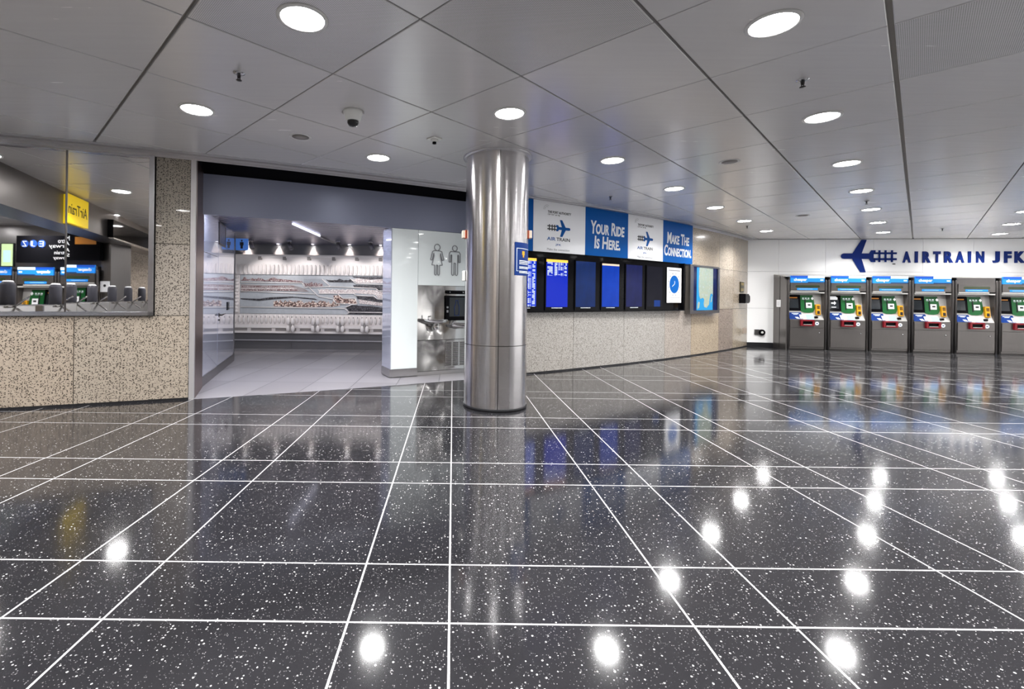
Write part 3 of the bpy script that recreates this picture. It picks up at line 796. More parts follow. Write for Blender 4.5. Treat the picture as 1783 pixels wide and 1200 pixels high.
# ------------------------------------------------------------------ banners over the displays
def plane_logo(bb_p, bb_t, x0, z0, w, h, y, flip=False):
    """plane with a railway track for a tail, in a w by h rectangle whose lower left is x0, z0; nose left unless flip"""
    def P(cx, cy):
        u = (cx - 65) / 525.0; v = (375 - cy) / 310.0
        return (x0 + (1 - u if flip else u) * w, z0 + v * h)
    nose = [(95 + 30 * math.cos(t), 221 - 26 * math.sin(t)) for t in [PI / 2 + PI * i / 8 for i in range(9)]]
    body = nose + [(172, 247), (250, 375), (302, 375), (262, 248), (330, 248), (350, 278), (392, 278), (392, 240), (375, 240), (375, 203), (392, 203), (392, 165), (350, 165), (330, 195), (262, 195), (308, 65), (258, 65), (175, 195)]
    pts = [P(*q) for q in body]
    if flip: pts = pts[::-1]
    bb_p.prism(pts[::-1], y - 0.004, y)
    def rect(a, c, d, e):
        p, q = P(a, e), P(c, d)
        bb_t.box(min(p[0], q[0]), max(p[0], q[0]), y - 0.004, y, min(p[1], q[1]), max(p[1], q[1]))
    rect(375, 590, 185, 203); rect(375, 590, 240, 260)
    for a in (418, 475, 535): rect(a, a + 20, 165, 278)

def banner(name, lab, s0, s1, blue):
    s = (s0 + s1) / 2; w = s1 - s0
    o = on_wall(name, lab, 'banner', s, 0.030, 2.06)
    q = MB(); q.box(-w / 2 + 0.001, w / 2 - 0.001, 0.0, 0.012, 0, 0.868); q.build('panel', M['banner_blue'] if blue else M['banner_white'], o)
    return o, w
banner('blue_banner', 'plain narrow blue banner strip just right of the steel column', 17.62, 18.262, True)
for s0, s1, lab, small in ((18.262, 19.473, 'white banner with plane-and-track logo, beside the steel column', False), (20.675, 21.87, 'white banner with plane-and-track logo, between the two blue slogan banners', True)):
    o, w = banner('white_banner', lab, s0, s1, False)
    k = w / 960.0
    X = lambda c: -w / 2 + c * k * 1.0
    Z = lambda c: 0.868 * (1 - (c - 60) / 1060.0)
    # drawing units of the banner: 0..960 across, 60..1120 down (perspective removed)
    q = MB(); q.glyphs('THE PORT AUTHORITY', X(250), X(680), Z(300), Z(248), 0, 0.0015, bold=0.03); q.glyphs('OF NY & NJ', X(250), X(465), Z(352), Z(312), 0, 0.0015); q.build('owner_lettering', M['ink'], o)
    q = MB()
    for r_ in (0.075, 0.05):
        for i in range(8):
            a, a2 = math.radians(60 + i * 15), math.radians(60 + (i + 1) * 15)
            q.rod((X(235) + r_ * math.cos(a), -0.001, Z(215) - 0.02 + r_ * math.sin(a) * 1.1), (X(235) + r_ * math.cos(a2), -0.001, Z(215) - 0.02 + r_ * math.sin(a2) * 1.1), 0.0018, 5)
    q.build('owner_emblem', M['grey_ink'], o)
    p_, t_ = MB(), MB()
    plane_logo(p_, t_, X(245), Z(775), X(665) - X(245), Z(420) - Z(775), 0.0, True)
    p_.build('plane_logo', M['print_blue'], o); t_.build('track_logo', M['ink'], o)
    q = MB(); q.glyphs('AIR', X(240), X(395), Z(868), Z(796), 0, 0.0015, bold=0.015); q.glyphs('JFK', X(395), X(500), Z(978), Z(930), 0, 0.0015, bold=0.012); q.build('blue_lettering', M['print_blue'], o)
    q = MB(); q.glyphs('TRAIN', X(410), X(660), Z(868), Z(796), 0, 0.0015, bold=0.015); q.build('black_lettering', M['ink'], o)
    q = MB(); q.glyphs('Make the connection', X(245), X(655), Z(1075), Z(1030), 0, 0.0015); q.build('slogan_lettering', M['grey_ink'], o)
o, w = banner('blue_banner', 'blue banner reading your ride is here, second slogan-side panel from the column', 19.473, 20.675, True)
q = MB(); q.glyphs('Your Ride', -0.46, 0.49, 0.40, 0.645, 0, 0.002, bold=0.028, shear=0.08, small_caps=True); q.build('upper_lettering', M['white'], o); q = MB(); q.glyphs('Is Here.', -0.36, 0.37, 0.135, 0.37, 0, 0.002, bold=0.028, shear=0.08, small_caps=True)
q.build('lower_lettering', M['white'], o)
o, w = banner('blue_banner', 'blue banner reading make the connection, at the end above the city map', 21.87, 23.105, True)
q = MB(); q.glyphs('Make The', -0.46, 0.46, 0.40, 0.64, 0, 0.002, bold=0.028, shear=0.08, small_caps=True); q.build('upper_lettering', M['white'], o); q = MB(); q.glyphs('Connection.', -0.57, 0.56, 0.135, 0.37, 0, 0.002, bold=0.028, shear=0.08, small_caps=True)
q.build('lower_lettering', M['white'], o)

# ------------------------------------------------------------------ flight display bank
o = on_wall('display_cabinet', 'long glossy black cabinet holding the row of flight screens under the banners', 'cabinet', 20.2, 0.0, 1.034)
b = MB(); b.arc(17.62, 22.645, 0.0, 0.030, 1.034, 2.058, 0); b.build('back_panel', M['black'], o, True)
b = MB(); b.arc(17.62, 22.645, 0.030, 0.095, 1.034, 1.050); b.arc(17.62, 22.645, 0.030, 0.060, 2.046, 2.058); b.arc(22.625, 22.66, 0.0, 0.095, 1.034, 2.058)
b.build('frame', M['black'], o, True)
SCR = [(17.82, 18.325, 'fids_full', 'flight screen half hidden by the steel column, full of flight rows'),
       (18.545, 19.035, 'fids', 'flight screen with orange heading and a short list of flights'),
       (19.235, 19.735, 'scr_dim', 'dim dark blue flight screen, between the listed one and the bright blue one'),
       (19.915, 20.40, 'scr_blue', 'bright plain blue flight screen with a thin pale bar on top'),
       (20.615, 21.12, 'scr_navy', 'navy flight screen behind the white glare scribbles'),
       (21.285, 21.83, 'scr_black', 'nearly black switched-off screen next to the white clock poster')]
for i, (s0, s1, mt, lab) in enumerate(SCR):
    t = on_wall('flight_screen', lab, 'screen', (s0 + s1) / 2, 0.052, 1.095, 'flight information screens')
    w = s1 - s0
    b = MB(); b.box(-w / 2 - 0.02, w / 2 + 0.02, 0.003, 0.02, -0.03, 0.865); b.build('bezel', M['black'], t)
    top = 0.80 if i in (0, 1, 3) else 0.845
    b = MB(); b.box(-w / 2, w / 2, 0.0, 0.003, 0.03 if i else 0.04, top); b.build('display', M[mt], t)
    if i in (0, 1): b = MB(); b.box(-w / 2, w / 2, 0.0, 0.003, 0.80, 0.845); b.build('heading_bar', M['scr_orange'], t)
    if i == 3: b = MB(); b.box(-w / 2, w / 2, 0.0, 0.003, 0.80, 0.835); b.build('heading_bar', M['scr_warm'], t)
    if i < 5: b = MB(); b.box(-w * 0.25, w * 0.25, -0.001, 0.003, 0.008, 0.018); b.build('footer_text', M['sticker'], t)
    if i == 5:
        b = MB(); b.box(-0.02, 0.20, -0.0005, 0.003, 0.03, 0.16); b.build('lit_window', M['bluepanel'], t)
t = on_wall('clock_poster', 'white poster with a blue round clock face at the end of the display cabinet', 'poster', 22.29, 0.058, 1.205)
b = MB(); b.box(-0.285, 0.285, 0.0, 0.01, 0, 0.745); b.build('sheet', M['poster_white'], t)
b = MB(); b.lathe([(0.19, 0.0), (0.19, -0.003)], 40, c=(-0.005, 0, 0.39), axis='Y'); b.build('clock_disc', M['banner_blue'], t)
b = MB()
for k in range(12):
    a = 2 * PI * (k + 0.5) / 12; b.box(-0.011, 0.011, -0.003, 0, -0.016, 0.016, mx=Matrix.Translation((-0.005 + 0.235 * math.sin(a), 0, 0.39 + 0.235 * math.cos(a))))
b.box(-0.24, 0.23, -0.002, 0, 0.675, 0.695); b.box(-0.24, 0.23, -0.002, 0, 0.105, 0.115); b.box(-0.15, 0.0, -0.002, 0, 0.06, 0.07)
b.build('numerals', M['grey_ink'], t)
b = MB(); b.box(-0.006, 0.006, -0.006, -0.003, 0, 0.06, mx=Matrix.Translation((0.0, 0, 0.40)) @ Matrix.Rotation(0.1, 4, 'Y')); b.box(-0.006, 0.006, -0.006, -0.003, 0, 0.11, mx=Matrix.Translation((0.0, 0, 0.40)) @ Matrix.Rotation(-2.1, 4, 'Y')); b.build('clock_hands', M['sticker'], t)

# the lit city map in its metal frame
t = on_wall('map_display', 'framed lit city map in blue and green on the stone wall', 'map', 23.6, 0.0, 0.96)
b = MB()
b.box(-0.76, 0.74, -0.115, 0.0, 0.0, 0.07, 0, 0.004); b.box(-0.76, 0.74, -0.115, 0.0, 1.05, 1.093, 0, 0.004)
b.box(-0.76, -0.60, -0.115, 0.0, 0.07, 1.05, 0, 0.004); b.box(0.645, 0.74, -0.115, 0.0, 0.07, 1.05, 0, 0.004)
b.build('frame', M['frame_grey'], t)
b = MB(); b.box(-0.60, 0.645, -0.088, 0.0, 0.07, 1.05); b.build('screen_border', M['map_dark'], t)
b = MB(); b.box(-0.40, 0.42, -0.091, -0.086, 0.075, 1.045); b.build('map_water', M['cyan'], t)
land = [(-0.28, 1.045), (-0.30, 0.85), (-0.31, 0.62), (-0.28, 0.40), (-0.22, 0.33), (-0.10, 0.36), (-0.02, 0.32), (-0.05, 0.22), (-0.02, 0.15), (0.10, 0.13), (0.22, 0.20), (0.25, 0.34), (0.30, 0.45), (0.38, 0.46), (0.42, 0.42), (0.42, 1.045)]
b = MB(); b.prism(land, -0.094, -0.088); b.prism([(-0.36, 0.10), (-0.28, 0.13), (-0.24, 0.24), (-0.30, 0.27), (-0.35, 0.22)], -0.094, -0.088); b.prism([(0.30, 0.25), (0.36, 0.27), (0.40, 0.40), (0.36, 0.40)], -0.094, -0.088)
b.build('map_land', M['map'], t)

# courtesy phone and plaque near the corner
t = on_wall('wall_plaque', 'small dark bronze plaque on the stone wall above the courtesy phone', 'plaque', 26.23, 0.0, 1.475)
b = MB(); b.box(-0.16, 0.16, -0.02, 0, 0, 0.285, 0, 0.004); b.build('plate', M['plaque'], t)
b = MB()
for z in (0.05, 0.085, 0.20, 0.235): b.box(-0.11, 0.11, -0.022, -0.018, z, z + 0.012)
b.build('raised_text', M['phone_yellow'], t)
t = on_wall('courtesy_phone', 'black wall phone with yellow handset cradle near the stone corner', 'phone', 26.15, 0.0, 1.19)
b = MB(); b.box(-0.14, 0.16, -0.16, 0, 0, 0.25, 0, 0.012); b.build('housing', M['black'], t)
b = MB(); b.box(0.13, 0.20, -0.15, -0.04, 0.02, 0.20, 0, 0.01); b.build('side_cover', M['frame_grey'], t)
b = MB(); b.box(0.20, 0.30, -0.10, -0.03, 0.03, 0.22, 0, 0.012); b.build('cradle', M['phone_yellow'], t)
b = MB(); b.tube([(0.24, -0.13, 0.02), (0.24, -0.14, 0.06), (0.24, -0.14, 0.17), (0.24, -0.13, 0.21)], 0.018, 8); b.build('handset', M['black'], t)
t = on_wall('cover_plate', 'square brownish cover plate low on the last stone slab', 'plate', 26.55, 0.0, 0.36)
b = MB(); b.box(-0.17, 0.17, -0.008, 0, 0, 0.16, 0, 0.003); b.build('plate', M['phone_yellow'], t)
m_, nt_, p_ = new_mat('brown_cover_plate'); p_.inputs['Base Color'].default_value = (0.36, 0.28, 0.22, 1); p_.inputs['Roughness'].default_value = 0.4
b = None
for ch in t.children: ch.data.materials.clear(); ch.data.materials.append(m_)
# socket on the white wall
t = thing('wall_outlet', 'black round socket outlet with white centre low on the white end wall', 'outlet', E_(-0.40, -0.60, 0.30), EROT)
b = MB(); b.box(-0.13, -0.005, -0.04, 0, 0.03, 0.17, 0, 0.006); b.build('box', M['frame_grey'], t)
b = MB(); b.lathe([(0.082, 0.0), (0.082, -0.055), (0.05, -0.06)], 24, c=(0.05, 0, 0.09), axis='Y'); b.build('socket', M['black'], t)
b = MB(); b.lathe([(0.032, 0.0), (0.032, -0.066), (0.001, -0.068)], 16, c=(0.05, 0, 0.09), axis='Y'); b.build('plug', M['offwhite'], t)

# big wall lettering with the plane logo
t = thing('wall_letters', 'large navy plane-and-track logo with raised lettering on the white end wall', 'sign', E_(0, -0.60, 0), EROT)
p_, t_ = MB(), MB()
plane_logo(p_, t_, 1.60, 2.055, 1.345, 0.868, -0.02)
p_.build('plane_logo', M['navy'], t); t_.build('track_logo', M['navy'], t)
b = MB()
UX = lambda c: 3.09 + (c - 645) * (5.885 - 3.09) / (1783 - 645)
for ch, a, c in (('A', 645, 722), ('I', 762, 790), ('R', 835, 912), ('T', 938, 1005), ('R', 1040, 1125), ('A', 1145, 1228), ('I', 1262, 1290), ('N', 1338, 1412), ('J', 1490, 1555), ('F', 1597, 1662), ('K', 1692, 1785)):
    b.glyphs(ch, UX(a), UX(c), 2.315, 2.612, -0.001, 0.022, bold=0.05)
b.build('lettering', M['navy'], t)
b = MB(); b.box(2.86, 2.92, -0.012, 0, 2.268, 2.292); b.build('small_mark', M['ink'], t)

# ------------------------------------------------------------------ ticket machines
def make_machine():
    o = thing('ticket_machine', 'x', 'ticket machine')
    b = MB()
    b.box(-0.425, 0.425, 0.02, 0.55, 0.03, 0.78, 0)                # lower chest behind the door
    b.box(-0.425, 0.425, 0.175, 0.55, 0.78, 1.47, 0)                # behind the recess
    b.box(-0.425, -0.405, 0.12, 0.18, 0.78, 1.47); b.box(0.405, 0.425, 0.02, 0.18, 0.78, 1.47)
    b.box(-0.425, 0.425, 0.02, 0.55, 1.535, 1.90, 0, 0.01)
    b.build('cabinet', M['mvm'], o)
    b = MB(); b.box(-0.42, 0.42, 0.03, 0.5, 0.0, 0.05); b.build('plinth', M['mvm_dark'], o)
    b = MB(); b.box(-0.405, 0.405, 0.0, 0.02, 0.08, 0.565, 0, 0.003); b.box(-0.405, 0.405, 0.0, 0.02, 0.572, 0.775, 0, 0.003); d = b.build('door', M['mvm'], o)
    b = MB(); b.lathe([(0.018, 0.002), (0.018, -0.012), (0.008, -0.014)], 16, c=(0.29, 0, 0.45), axis='Y'); b.build('lock', M['chrome'], d)
    for sx in (-0.447, 0.447):
        b = MB(); b.lathe([(0.026, 0.0), (0.026, 1.79), (0.022, 1.815), (0.008, 1.83)], 14, c=(sx, 0.015, 0)); b.build('post', M['mvm'], o)
    b = MB(); b.box(-0.405, 0.405, -0.004, 0.02, 1.535, 1.74, 0, 0.003); b.build('upper_panel', M['mvm'], o)
    b = MB()
    c0 = [( -0.26 + 0.03 * math.cos(a), 1.648 + 0.03 * math.sin(a)) for a in [PI / 2 + PI * i / 6 for i in range(7)]]
    c1 = [(0.26 + 0.03 * math.cos(a), 1.648 + 0.03 * math.sin(a)) for a in [-PI / 2 + PI * i / 6 for i in range(7)]]
    b.prism(c0 + c1, -0.007, 0.0); b.build('message_window', M['led'], o)
    b = MB(); b.box(-0.25, 0.24, -0.008, 0, 1.555, 1.605); st = b.build('caption_strip', M['ad_blue'], o)
    b = MB(); b.box(-0.20, 0.12, -0.0095, -0.008, 1.574, 1.586); b.build('caption_line', M['skyblue'], st)
    b = MB(); b.box(-0.405, 0.26, -0.02, 0.02, 1.505, 1.535, 0, 0.006); b.box(-0.405, 0.405, 0.0, 0.17, 1.47, 1.505); b.build('ledge', M['plate'], o)
    # tilted faceplate inside the recess
    mx = Matrix.Translation((0, 0.105, 0.98)) @ Matrix.Rotation(math.radians(-6), 4, 'X')
    b = MB(); b.box(-0.405, 0.405, 0.0, 0.012, -0.10, 0.48, mx=mx); fp = b.build('faceplate', M['plate'], o)
    b = MB(); b.box(-0.405, -0.10, -0.012, 0, 0.03, 0.45, mx=mx); b.build('screen_surround', M['black'], o)
    b = MB(); b.box(-0.395, -0.15, -0.016, -0.012, 0.10, 0.34, mx=mx); b.build('screen', M['screen_off'], o)
    b = MB(); b.box(-0.395, -0.17, -0.016, -0.012, 0.36, 0.39, mx=mx); b.build('screen_label', M['orange_dim'], o)
    b = MB(); b.prism([(-0.095, 0.445), (-0.095, 0.02), (-0.02, -0.015), (0.10, -0.02), (0.20, 0.0), (0.245, 0.10), (0.23, 0.28), (0.20, 0.445)], -0.012, 0.0, mx=mx); b.build('green_panel', M['green'], o)
    b = MB(); b.box(0.035, 0.17, -0.018, -0.012, 0.11, 0.245, mx=mx); cr = b.build('card_slot', M['poster_white'], o)
    b = MB(); b.box(0.07, 0.14, -0.021, -0.017, 0.165, 0.205, mx=mx); b.box(0.0, 0.025, -0.02, -0.012, 0.07, 0.33, mx=mx); b.build('slot_mouth', M['ink'], cr)
    b = MB()
    for k in range(3): b.box(-0.05 + k * 0.065, -0.01 + k * 0.065, -0.016, -0.012, 0.345, 0.375, mx=mx)
    b.box(-0.05, 0.12, -0.015, -0.012, 0.325, 0.333, mx=mx); b.build('coin_symbols', M['sticker'], o)
    b = MB(); b.prism([(0.155, 0.355), (0.19, 0.315), (0.22, 0.355), (0.19, 0.395)], -0.02, -0.012, mx=mx); b.build('coin_slot', M['poster_white'], o)
    b = MB(); b.box(0.245, 0.345, -0.06, 0.0, -0.075, 0.20, 0, 0.006, mx=mx); kp = b.build('keypad', M['yellow'], o)
    b = MB()
    for r_ in range(4):
        for c_ in range(3): b.box(0.265 + c_ * 0.022, 0.281 + c_ * 0.022, -0.064, -0.058, 0.08 + r_ * 0.022, 0.096 + r_ * 0.022, mx=mx)
    b.box(0.265, 0.325, -0.064, -0.058, -0.05, 0.03, mx=mx); b.build('key_buttons', M['ink'], kp)
    # sloping shelf with the blue instructions
    mx2 = Matrix.Translation((0, 0.012, 0.785)) @ Matrix.Rotation(math.radians(62), 4, 'X')
    b = MB(); b.box(-0.405, 0.405, 0.0, 0.22, -0.01, 0.0, mx=mx2); b.build('sloping_shelf', M['plate'], o)
    b = MB(); b.box(-0.405, -0.09, 0.005, 0.205, 0.0, 0.006, mx=mx2); sh = b.build('instruction_panel', M['bluepanel'], o)
    b = MB(); b.box(-0.32, -0.16, 0.165, 0.18, 0.006, 0.008, mx=mx2); b.box(-0.29, -0.19, 0.14, 0.15, 0.006, 0.008, mx=mx2)
    b.prism([(0, 0), (0.07, 0), (0.03, 0.05), (-0.04, 0.05)], 0, 0.002, mx=mx2 @ Matrix.Translation((-0.23, 0.02, 0.008)) @ Matrix.Rotation(-PI / 2, 4, 'X')); b.build('instruction_text', M['sticker'], sh)
    b = MB(); b.box(-0.15, 0.0, 0.02, 0.14, 0.0, 0.008, mx=mx2); b.build('receipt_label', M['white'], o)
    b = MB(); b.box(0.0, 0.17, 0.005, 0.14, 0.0, 0.009, mx=mx2); b.build('pale_blue_label', M['skyblue'], o)
    b = MB(); b.box(0.19, 0.27, 0.04, 0.09, 0.0, 0.03, 0, 0.006, mx=mx2); b.build('bill_slot', M['black'], o)
    # red tray
    b = MB(); b.box(-0.17, 0.155, -0.05, 0.02, 0.62, 0.655, 0, 0.006); b.box(-0.17, 0.155, -0.05, 0.02, 0.745, 0.785, 0, 0.006); b.box(-0.17, -0.125, -0.05, 0.02, 0.655, 0.745); b.box(0.11, 0.155, -0.05, 0.02, 0.655, 0.745)
    tr = b.build('red_tray', M['red'], o)
    b = MB(); b.box(-0.125, 0.11, -0.012, 0.01, 0.655, 0.745); b.build('tray_mouth', M['black'], tr)
    b = MB(); b.box(-0.11, 0.09, -0.054, -0.046, 0.655, 0.668); b.build('tray_lip', M['plate'], tr)
    b = MB(); b.lathe([(0.046, 0.0), (0.046, -0.004)], 24, c=(0.235, 0, 0.69), axis='Y'); sk = b.build('round_sticker', M['sticker'], o)
    b = MB(); b.box(0.215, 0.255, -0.006, -0.003, 0.68, 0.70); b.build('sticker_mark', M['bluepanel'], sk)
    # lit header
    h = MB(); h.box(-0.40, 0.40, -0.006, 0.03, 1.745, 1.925, 0, 0.003); hd = h.build('header_sign', M['ad_blue'], o)
    b = MB(); b.box(-0.40, 0.0, -0.009, -0.005, 1.87, 1.925); b.build('header_band', M['ad_deep'], hd)
    b = MB(); b.glyphs('cheaper', -0.33, -0.02, 1.768, 1.862, -0.006, 0.004, bold=0.03); b.build('header_lettering', M['poster_white'], hd)
    b = MB(); b.box(0.005, 0.40, -0.009, -0.005, 1.865, 1.925); b.box(0.30, 0.37, -0.01, -0.006, 1.80, 1.83); b.build('header_print', M['ad_white'], hd)
    b = MB(); b.box(0.005, 0.40, -0.009, -0.005, 1.748, 1.765); b.build('header_line', M['ink'], hd)
    return o
mproto = make_machine()
MLAB = ['grey ticket machine at the end of the row nearest the stone wall',
        'grey ticket machine with a lit arrow on its screen, second from the stone wall end',
        'grey ticket machine with glare on its screen, third from the stone wall end',
        'grey ticket machine with dark screen, between the third one and the one lacking a header',
        'grey ticket machine without a blue header sign above it',
        'grey ticket machine cut off by the edge of the photo']
machines = []
for k in range(6):
    o = mproto if k == 0 else copy_tree(mproto)
    place(o, E_(0.462 + 0.9625 * k, 0.0, 0), EROT)
    o['label'] = MLAB[k]; o['group'] = 'ticket machines along the white end wall'
    machines.append(o)
def kids(o): return [x for x in bpy.data.objects if x.parent == o]
for ch in kids(machines[4]):
    if ch.name.startswith('header_sign'):
        for g_ in kids(ch): bpy.data.objects.remove(g_)
        bpy.data.objects.remove(ch)
b = MB(); mx = Matrix.Translation((0, 0.105, 0.98)) @ Matrix.Rotation(math.radians(-6), 4, 'X')
b.prism([(-0.33, 0.225), (-0.26, 0.225), (-0.26, 0.195), (-0.21, 0.245), (-0.26, 0.295), (-0.26, 0.262), (-0.33, 0.262)], -0.020, -0.0165, mx=mx); b.box(-0.33, -0.22, -0.02, -0.0165, 0.13, 0.145, mx=mx)
b.prism([(-0.39, 0.33), (-0.18, 0.33), (-0.17, 0.38), (-0.22, 0.42), (-0.34, 0.42), (-0.39, 0.39)], -0.02, -0.0165, mx=mx)
b.build('screen_picture', M['poster_white'], machines[1])

# brown steel surround around the machines
t = thing('machine_surround', 'brown steel surround with side panel enclosing the row of ticket machines', 'machine surround', E_(0, 0, 0), EROT)
b = MB()
v = [(-0.02, -0.01, 0.0), (-0.02, -0.01, 1.80), (-0.02, 0.15, 1.92), (-0.02, 0.59, 1.98), (-0.02, 0.59, 0.0)]
w_ = [(x - 0.03, y, z) for x, y, z in v]
b.add(v + w_, [(0, 1, 2, 3, 4), (9, 8, 7, 6, 5)] + [(i, (i + 1) % 5, (i + 1) % 5 + 5, i + 5) for i in range(5)])
b.build('side_panel', M['mvm'], t)
b = MB(); b.box(-0.056, -0.049, 0.28, 0.288, 0.02, 1.93); b.build('side_seam', M['mvm_dark'], t)
b = MB(); b.add([(-0.05, 0.05, 1.93), (8.0, 0.05, 1.93), (8.0, 0.585, 1.985), (-0.05, 0.585, 1.985), (-0.05, 0.05, 1.90), (8.0, 0.05, 1.90), (8.0, 0.585, 1.90), (-0.05, 0.585, 1.90)],
      [(0, 1, 2, 3), (7, 6, 5, 4), (0, 4, 5, 1), (3, 2, 6, 7), (0, 3, 7, 4), (1, 5, 6, 2)]); b.build('top_cover', M['plate'], t)
b = MB(); b.box(-0.02, 8.0, 0.565, 0.585, 0.0, 1.92); b.build('back_panel', M['mvm_dark'], t)
b = MB(); b.box(-0.02, 8.0, 0.04, 0.08, 0.0, 0.06); b.build('kick_plate', M['mvm_dark'], t)
t2 = thing('paper_notice', 'white paper notice taped to the side panel of the ticket machine surround', 'notice', E_(-0.054, -0.33, 1.10), EROT - PI / 2)
b = MB(); b.box(-0.10, 0.10, -0.002, 0.0, 0.0, 0.19); b.build('sheet', M['white'], t2)
b = MB()
for z in (0.05, 0.08, 0.11, 0.14): b.box(-0.07, 0.06, -0.0026, -0.0018, z, z + 0.006)
b.build('text_lines', M['grey_ink'], t2)

# ------------------------------------------------------------------ restroom vestibule
LA, LB = Vector((-3.395, 6.23, 0)), Vector((-4.2, 8.95, 0))
LD = (LB - LA).normalized(); LROT = math.atan2(LD.y, LD.x)        # local x into the depth; local -y faces the vestibule
LLEN = (LB - LA).length
def on_left(name, label, cat, k, z=0): q = LA + LD * k; return thing(name, label, cat, (q.x, q.y, z), LROT)
lw = bpy.data.objects.new('wall_restroom_left', None); COL.objects.link(lw); lw.matrix_basis = Matrix.Translation(LA) @ Matrix.Rotation(LROT, 4, 'Z')
struct(lw, 'glossy lavender white glass wall at the left of the restroom')
b = MB(); b.box(-0.3, LLEN, 0.02, 0.12, 0, 2.46); o = b.build('wall_core', M['panel_joint'], lw); o['kind'] = 'structure'
b = MB(); b.box(-0.3, 1.255, 0.0, 0.02, 0.13, 1.865); b.box(-0.3, 1.255, 0.0, 0.02, 1.872, 2.45); b.box(1.262, LLEN, 0.0, 0.02, 2.08, 2.45); b.box(2.72, LLEN, 0.0, 0.02, 0.13, 2.075)
o = b.build('glass_panels', M['lav_glass'], lw); o['kind'] = 'structure'
b = MB(); b.box(-0.3, LLEN + 0.012, -0.012, 0.02, 0, 0.13); b.box(LLEN, LLEN + 0.012, -0.012, 0.12, 0, 2.45); o = b.build('metal_base', M['frame_grey'], lw); o['kind'] = 'structure'
dr = bpy.data.objects.new('door_1', None); COL.objects.link(dr)
q = LA + LD * 1.262; dr.matrix_basis = Matrix.Translation(q) @ Matrix.Rotation(LROT, 4, 'Z'); struct(dr, 'flush glass door with lever handle in the restroom wall')
b = MB(); b.box(0.004, 1.452, -0.002, 0.02, 0.135, 2.07); o = b.build('door_leaf', M['lav_glass'], dr); o['kind'] = 'structure'
b = MB(); b.rod((0.10, 0, 0.94), (0.10, -0.05, 0.94), 0.012, 10); b.rod((0.10, -0.05, 0.94), (0.30, -0.055, 0.955), 0.010, 10); b.lathe([(0.032, 0.0), (0.032, -0.008)], 20, c=(0.10, 0, 0.94), axis='Y'); b.lathe([(0.014, 0), (0.014, -0.015)], 12, c=(0.10, 0, 0.86), axis='Y')
o = b.build('door_handle', M['mvm_dark'], dr); o['kind'] = 'structure'
t = on_left('lock_plate', 'small black entry reader on the glossy restroom door wall', 'lock', 2.15, 0.995)
b = MB(); b.box(-0.085, 0.085, -0.015, 0.0, 0, 0.145, 0, 0.006); b.build('plate', M['black'], t)
b = MB(); b.box(-0.03, 0.03, -0.018, -0.013, 0.09, 0.11); b.build('reader_window', M['screen_off'], t)
t = on_left('transom_vent', 'vent above the restroom door, reflected ceiling stripes built as upright bars', 'grille', 1.56, 2.08)
b = MB(); b.box(-0.27, 0.27, -0.012, 0, 0, 0.025); b.box(-0.27, 0.27, -0.012, 0, 0.335, 0.36); b.box(-0.27, -0.25, -0.012, 0, 0, 0.36); b.box(0.25, 0.27, -0.012, 0, 0, 0.36); b.build('frame', M['mvm_dark'], t)
b = MB()
for k in range(7): b.box(-0.24 + k * 0.07, -0.20 + k * 0.07, -0.010, 0, 0.025, 0.335)
b.build('reflection_bars', M['steel_v'], t)  # bright bars built in place of the slatted ceiling's reflection

# pier of white glass, side wall and inner wall
b = MB(); b.arc(15.985, 16.43, -1.0, -0.585, 0.135, 2.345, 0); b.arc(15.97, 15.985, -1.0, -0.58, 0.02, 2.35, 2); b.arc(15.96, 16.435, -1.0, -0.572, 0.012, 0.135, 1)
struct(b.build('wall_pier', [M['white_glass'], M['steel'], M['lav_glass']]), 'white glass pier between the restroom entrance and the drinking fountains')
b = MB(); b.arc(16.437, 17.5, -0.9, -0.585, 1.462, 2.345, 0); b.arc(16.437, 17.5, -0.9, -0.70, 0.0, 1.462, 1); b.arc(17.44, 17.5, -0.9, 0.0, 0.0, 2.95, 0)
struct(b.build('wall_fountain', [M['white_glass'], M['steel']]), 'white glass panel above the drinking fountains')
b = MB(); b.add([W(16.0, -1.0, 0), W(16.0, -1.0, 2.46), (-0.95, 11.1, 2.46), (-0.95, 11.1, 0)], [(0, 1, 2, 3)])
struct(b.build('wall_restroom_right', M['lav_glass']))
YW = 10.95
b = MB(); b.box(-7.2, -0.9, YW + 0.05, YW + 0.2, 0, 2.5); struct(b.build('wall_restroom_back', M['panel_joint']))
b = MB(); b.box(-7.3, -7.2, 6, YW + 0.2, 0, 2.5); b.box(-7.2, LB.x, LB.y - 0.02, LB.y, 0, 2.46); struct(b.build('wall_corridor', M['lav_glass']))
b = MB()
y = 6.55
while y < YW + 0.05:
    # each slat starts behind the curved fascia
    dx = math.sqrt(max(0.0, (R - 0.70) ** 2 - (CY - y) ** 2)) + CX
    b.box(-7.2, min(-0.7, dx), y, y + 0.085, 2.455, 2.475, 0); y += 0.125
back = [(-7.2, YW + 0.2, 2.53), (-0.7, YW + 0.2, 2.53)] + [W(17.3 - 0.25 * i, -0.67, 2.53) for i in range(17)] + [(-7.2, 6.3, 2.53)]
b.add(back, [list(range(len(back)))], 1)
struct(b.build('ceiling_restroom', [M['slat'], M['void']]), 'slatted aluminium ceiling of the restroom vestibule')
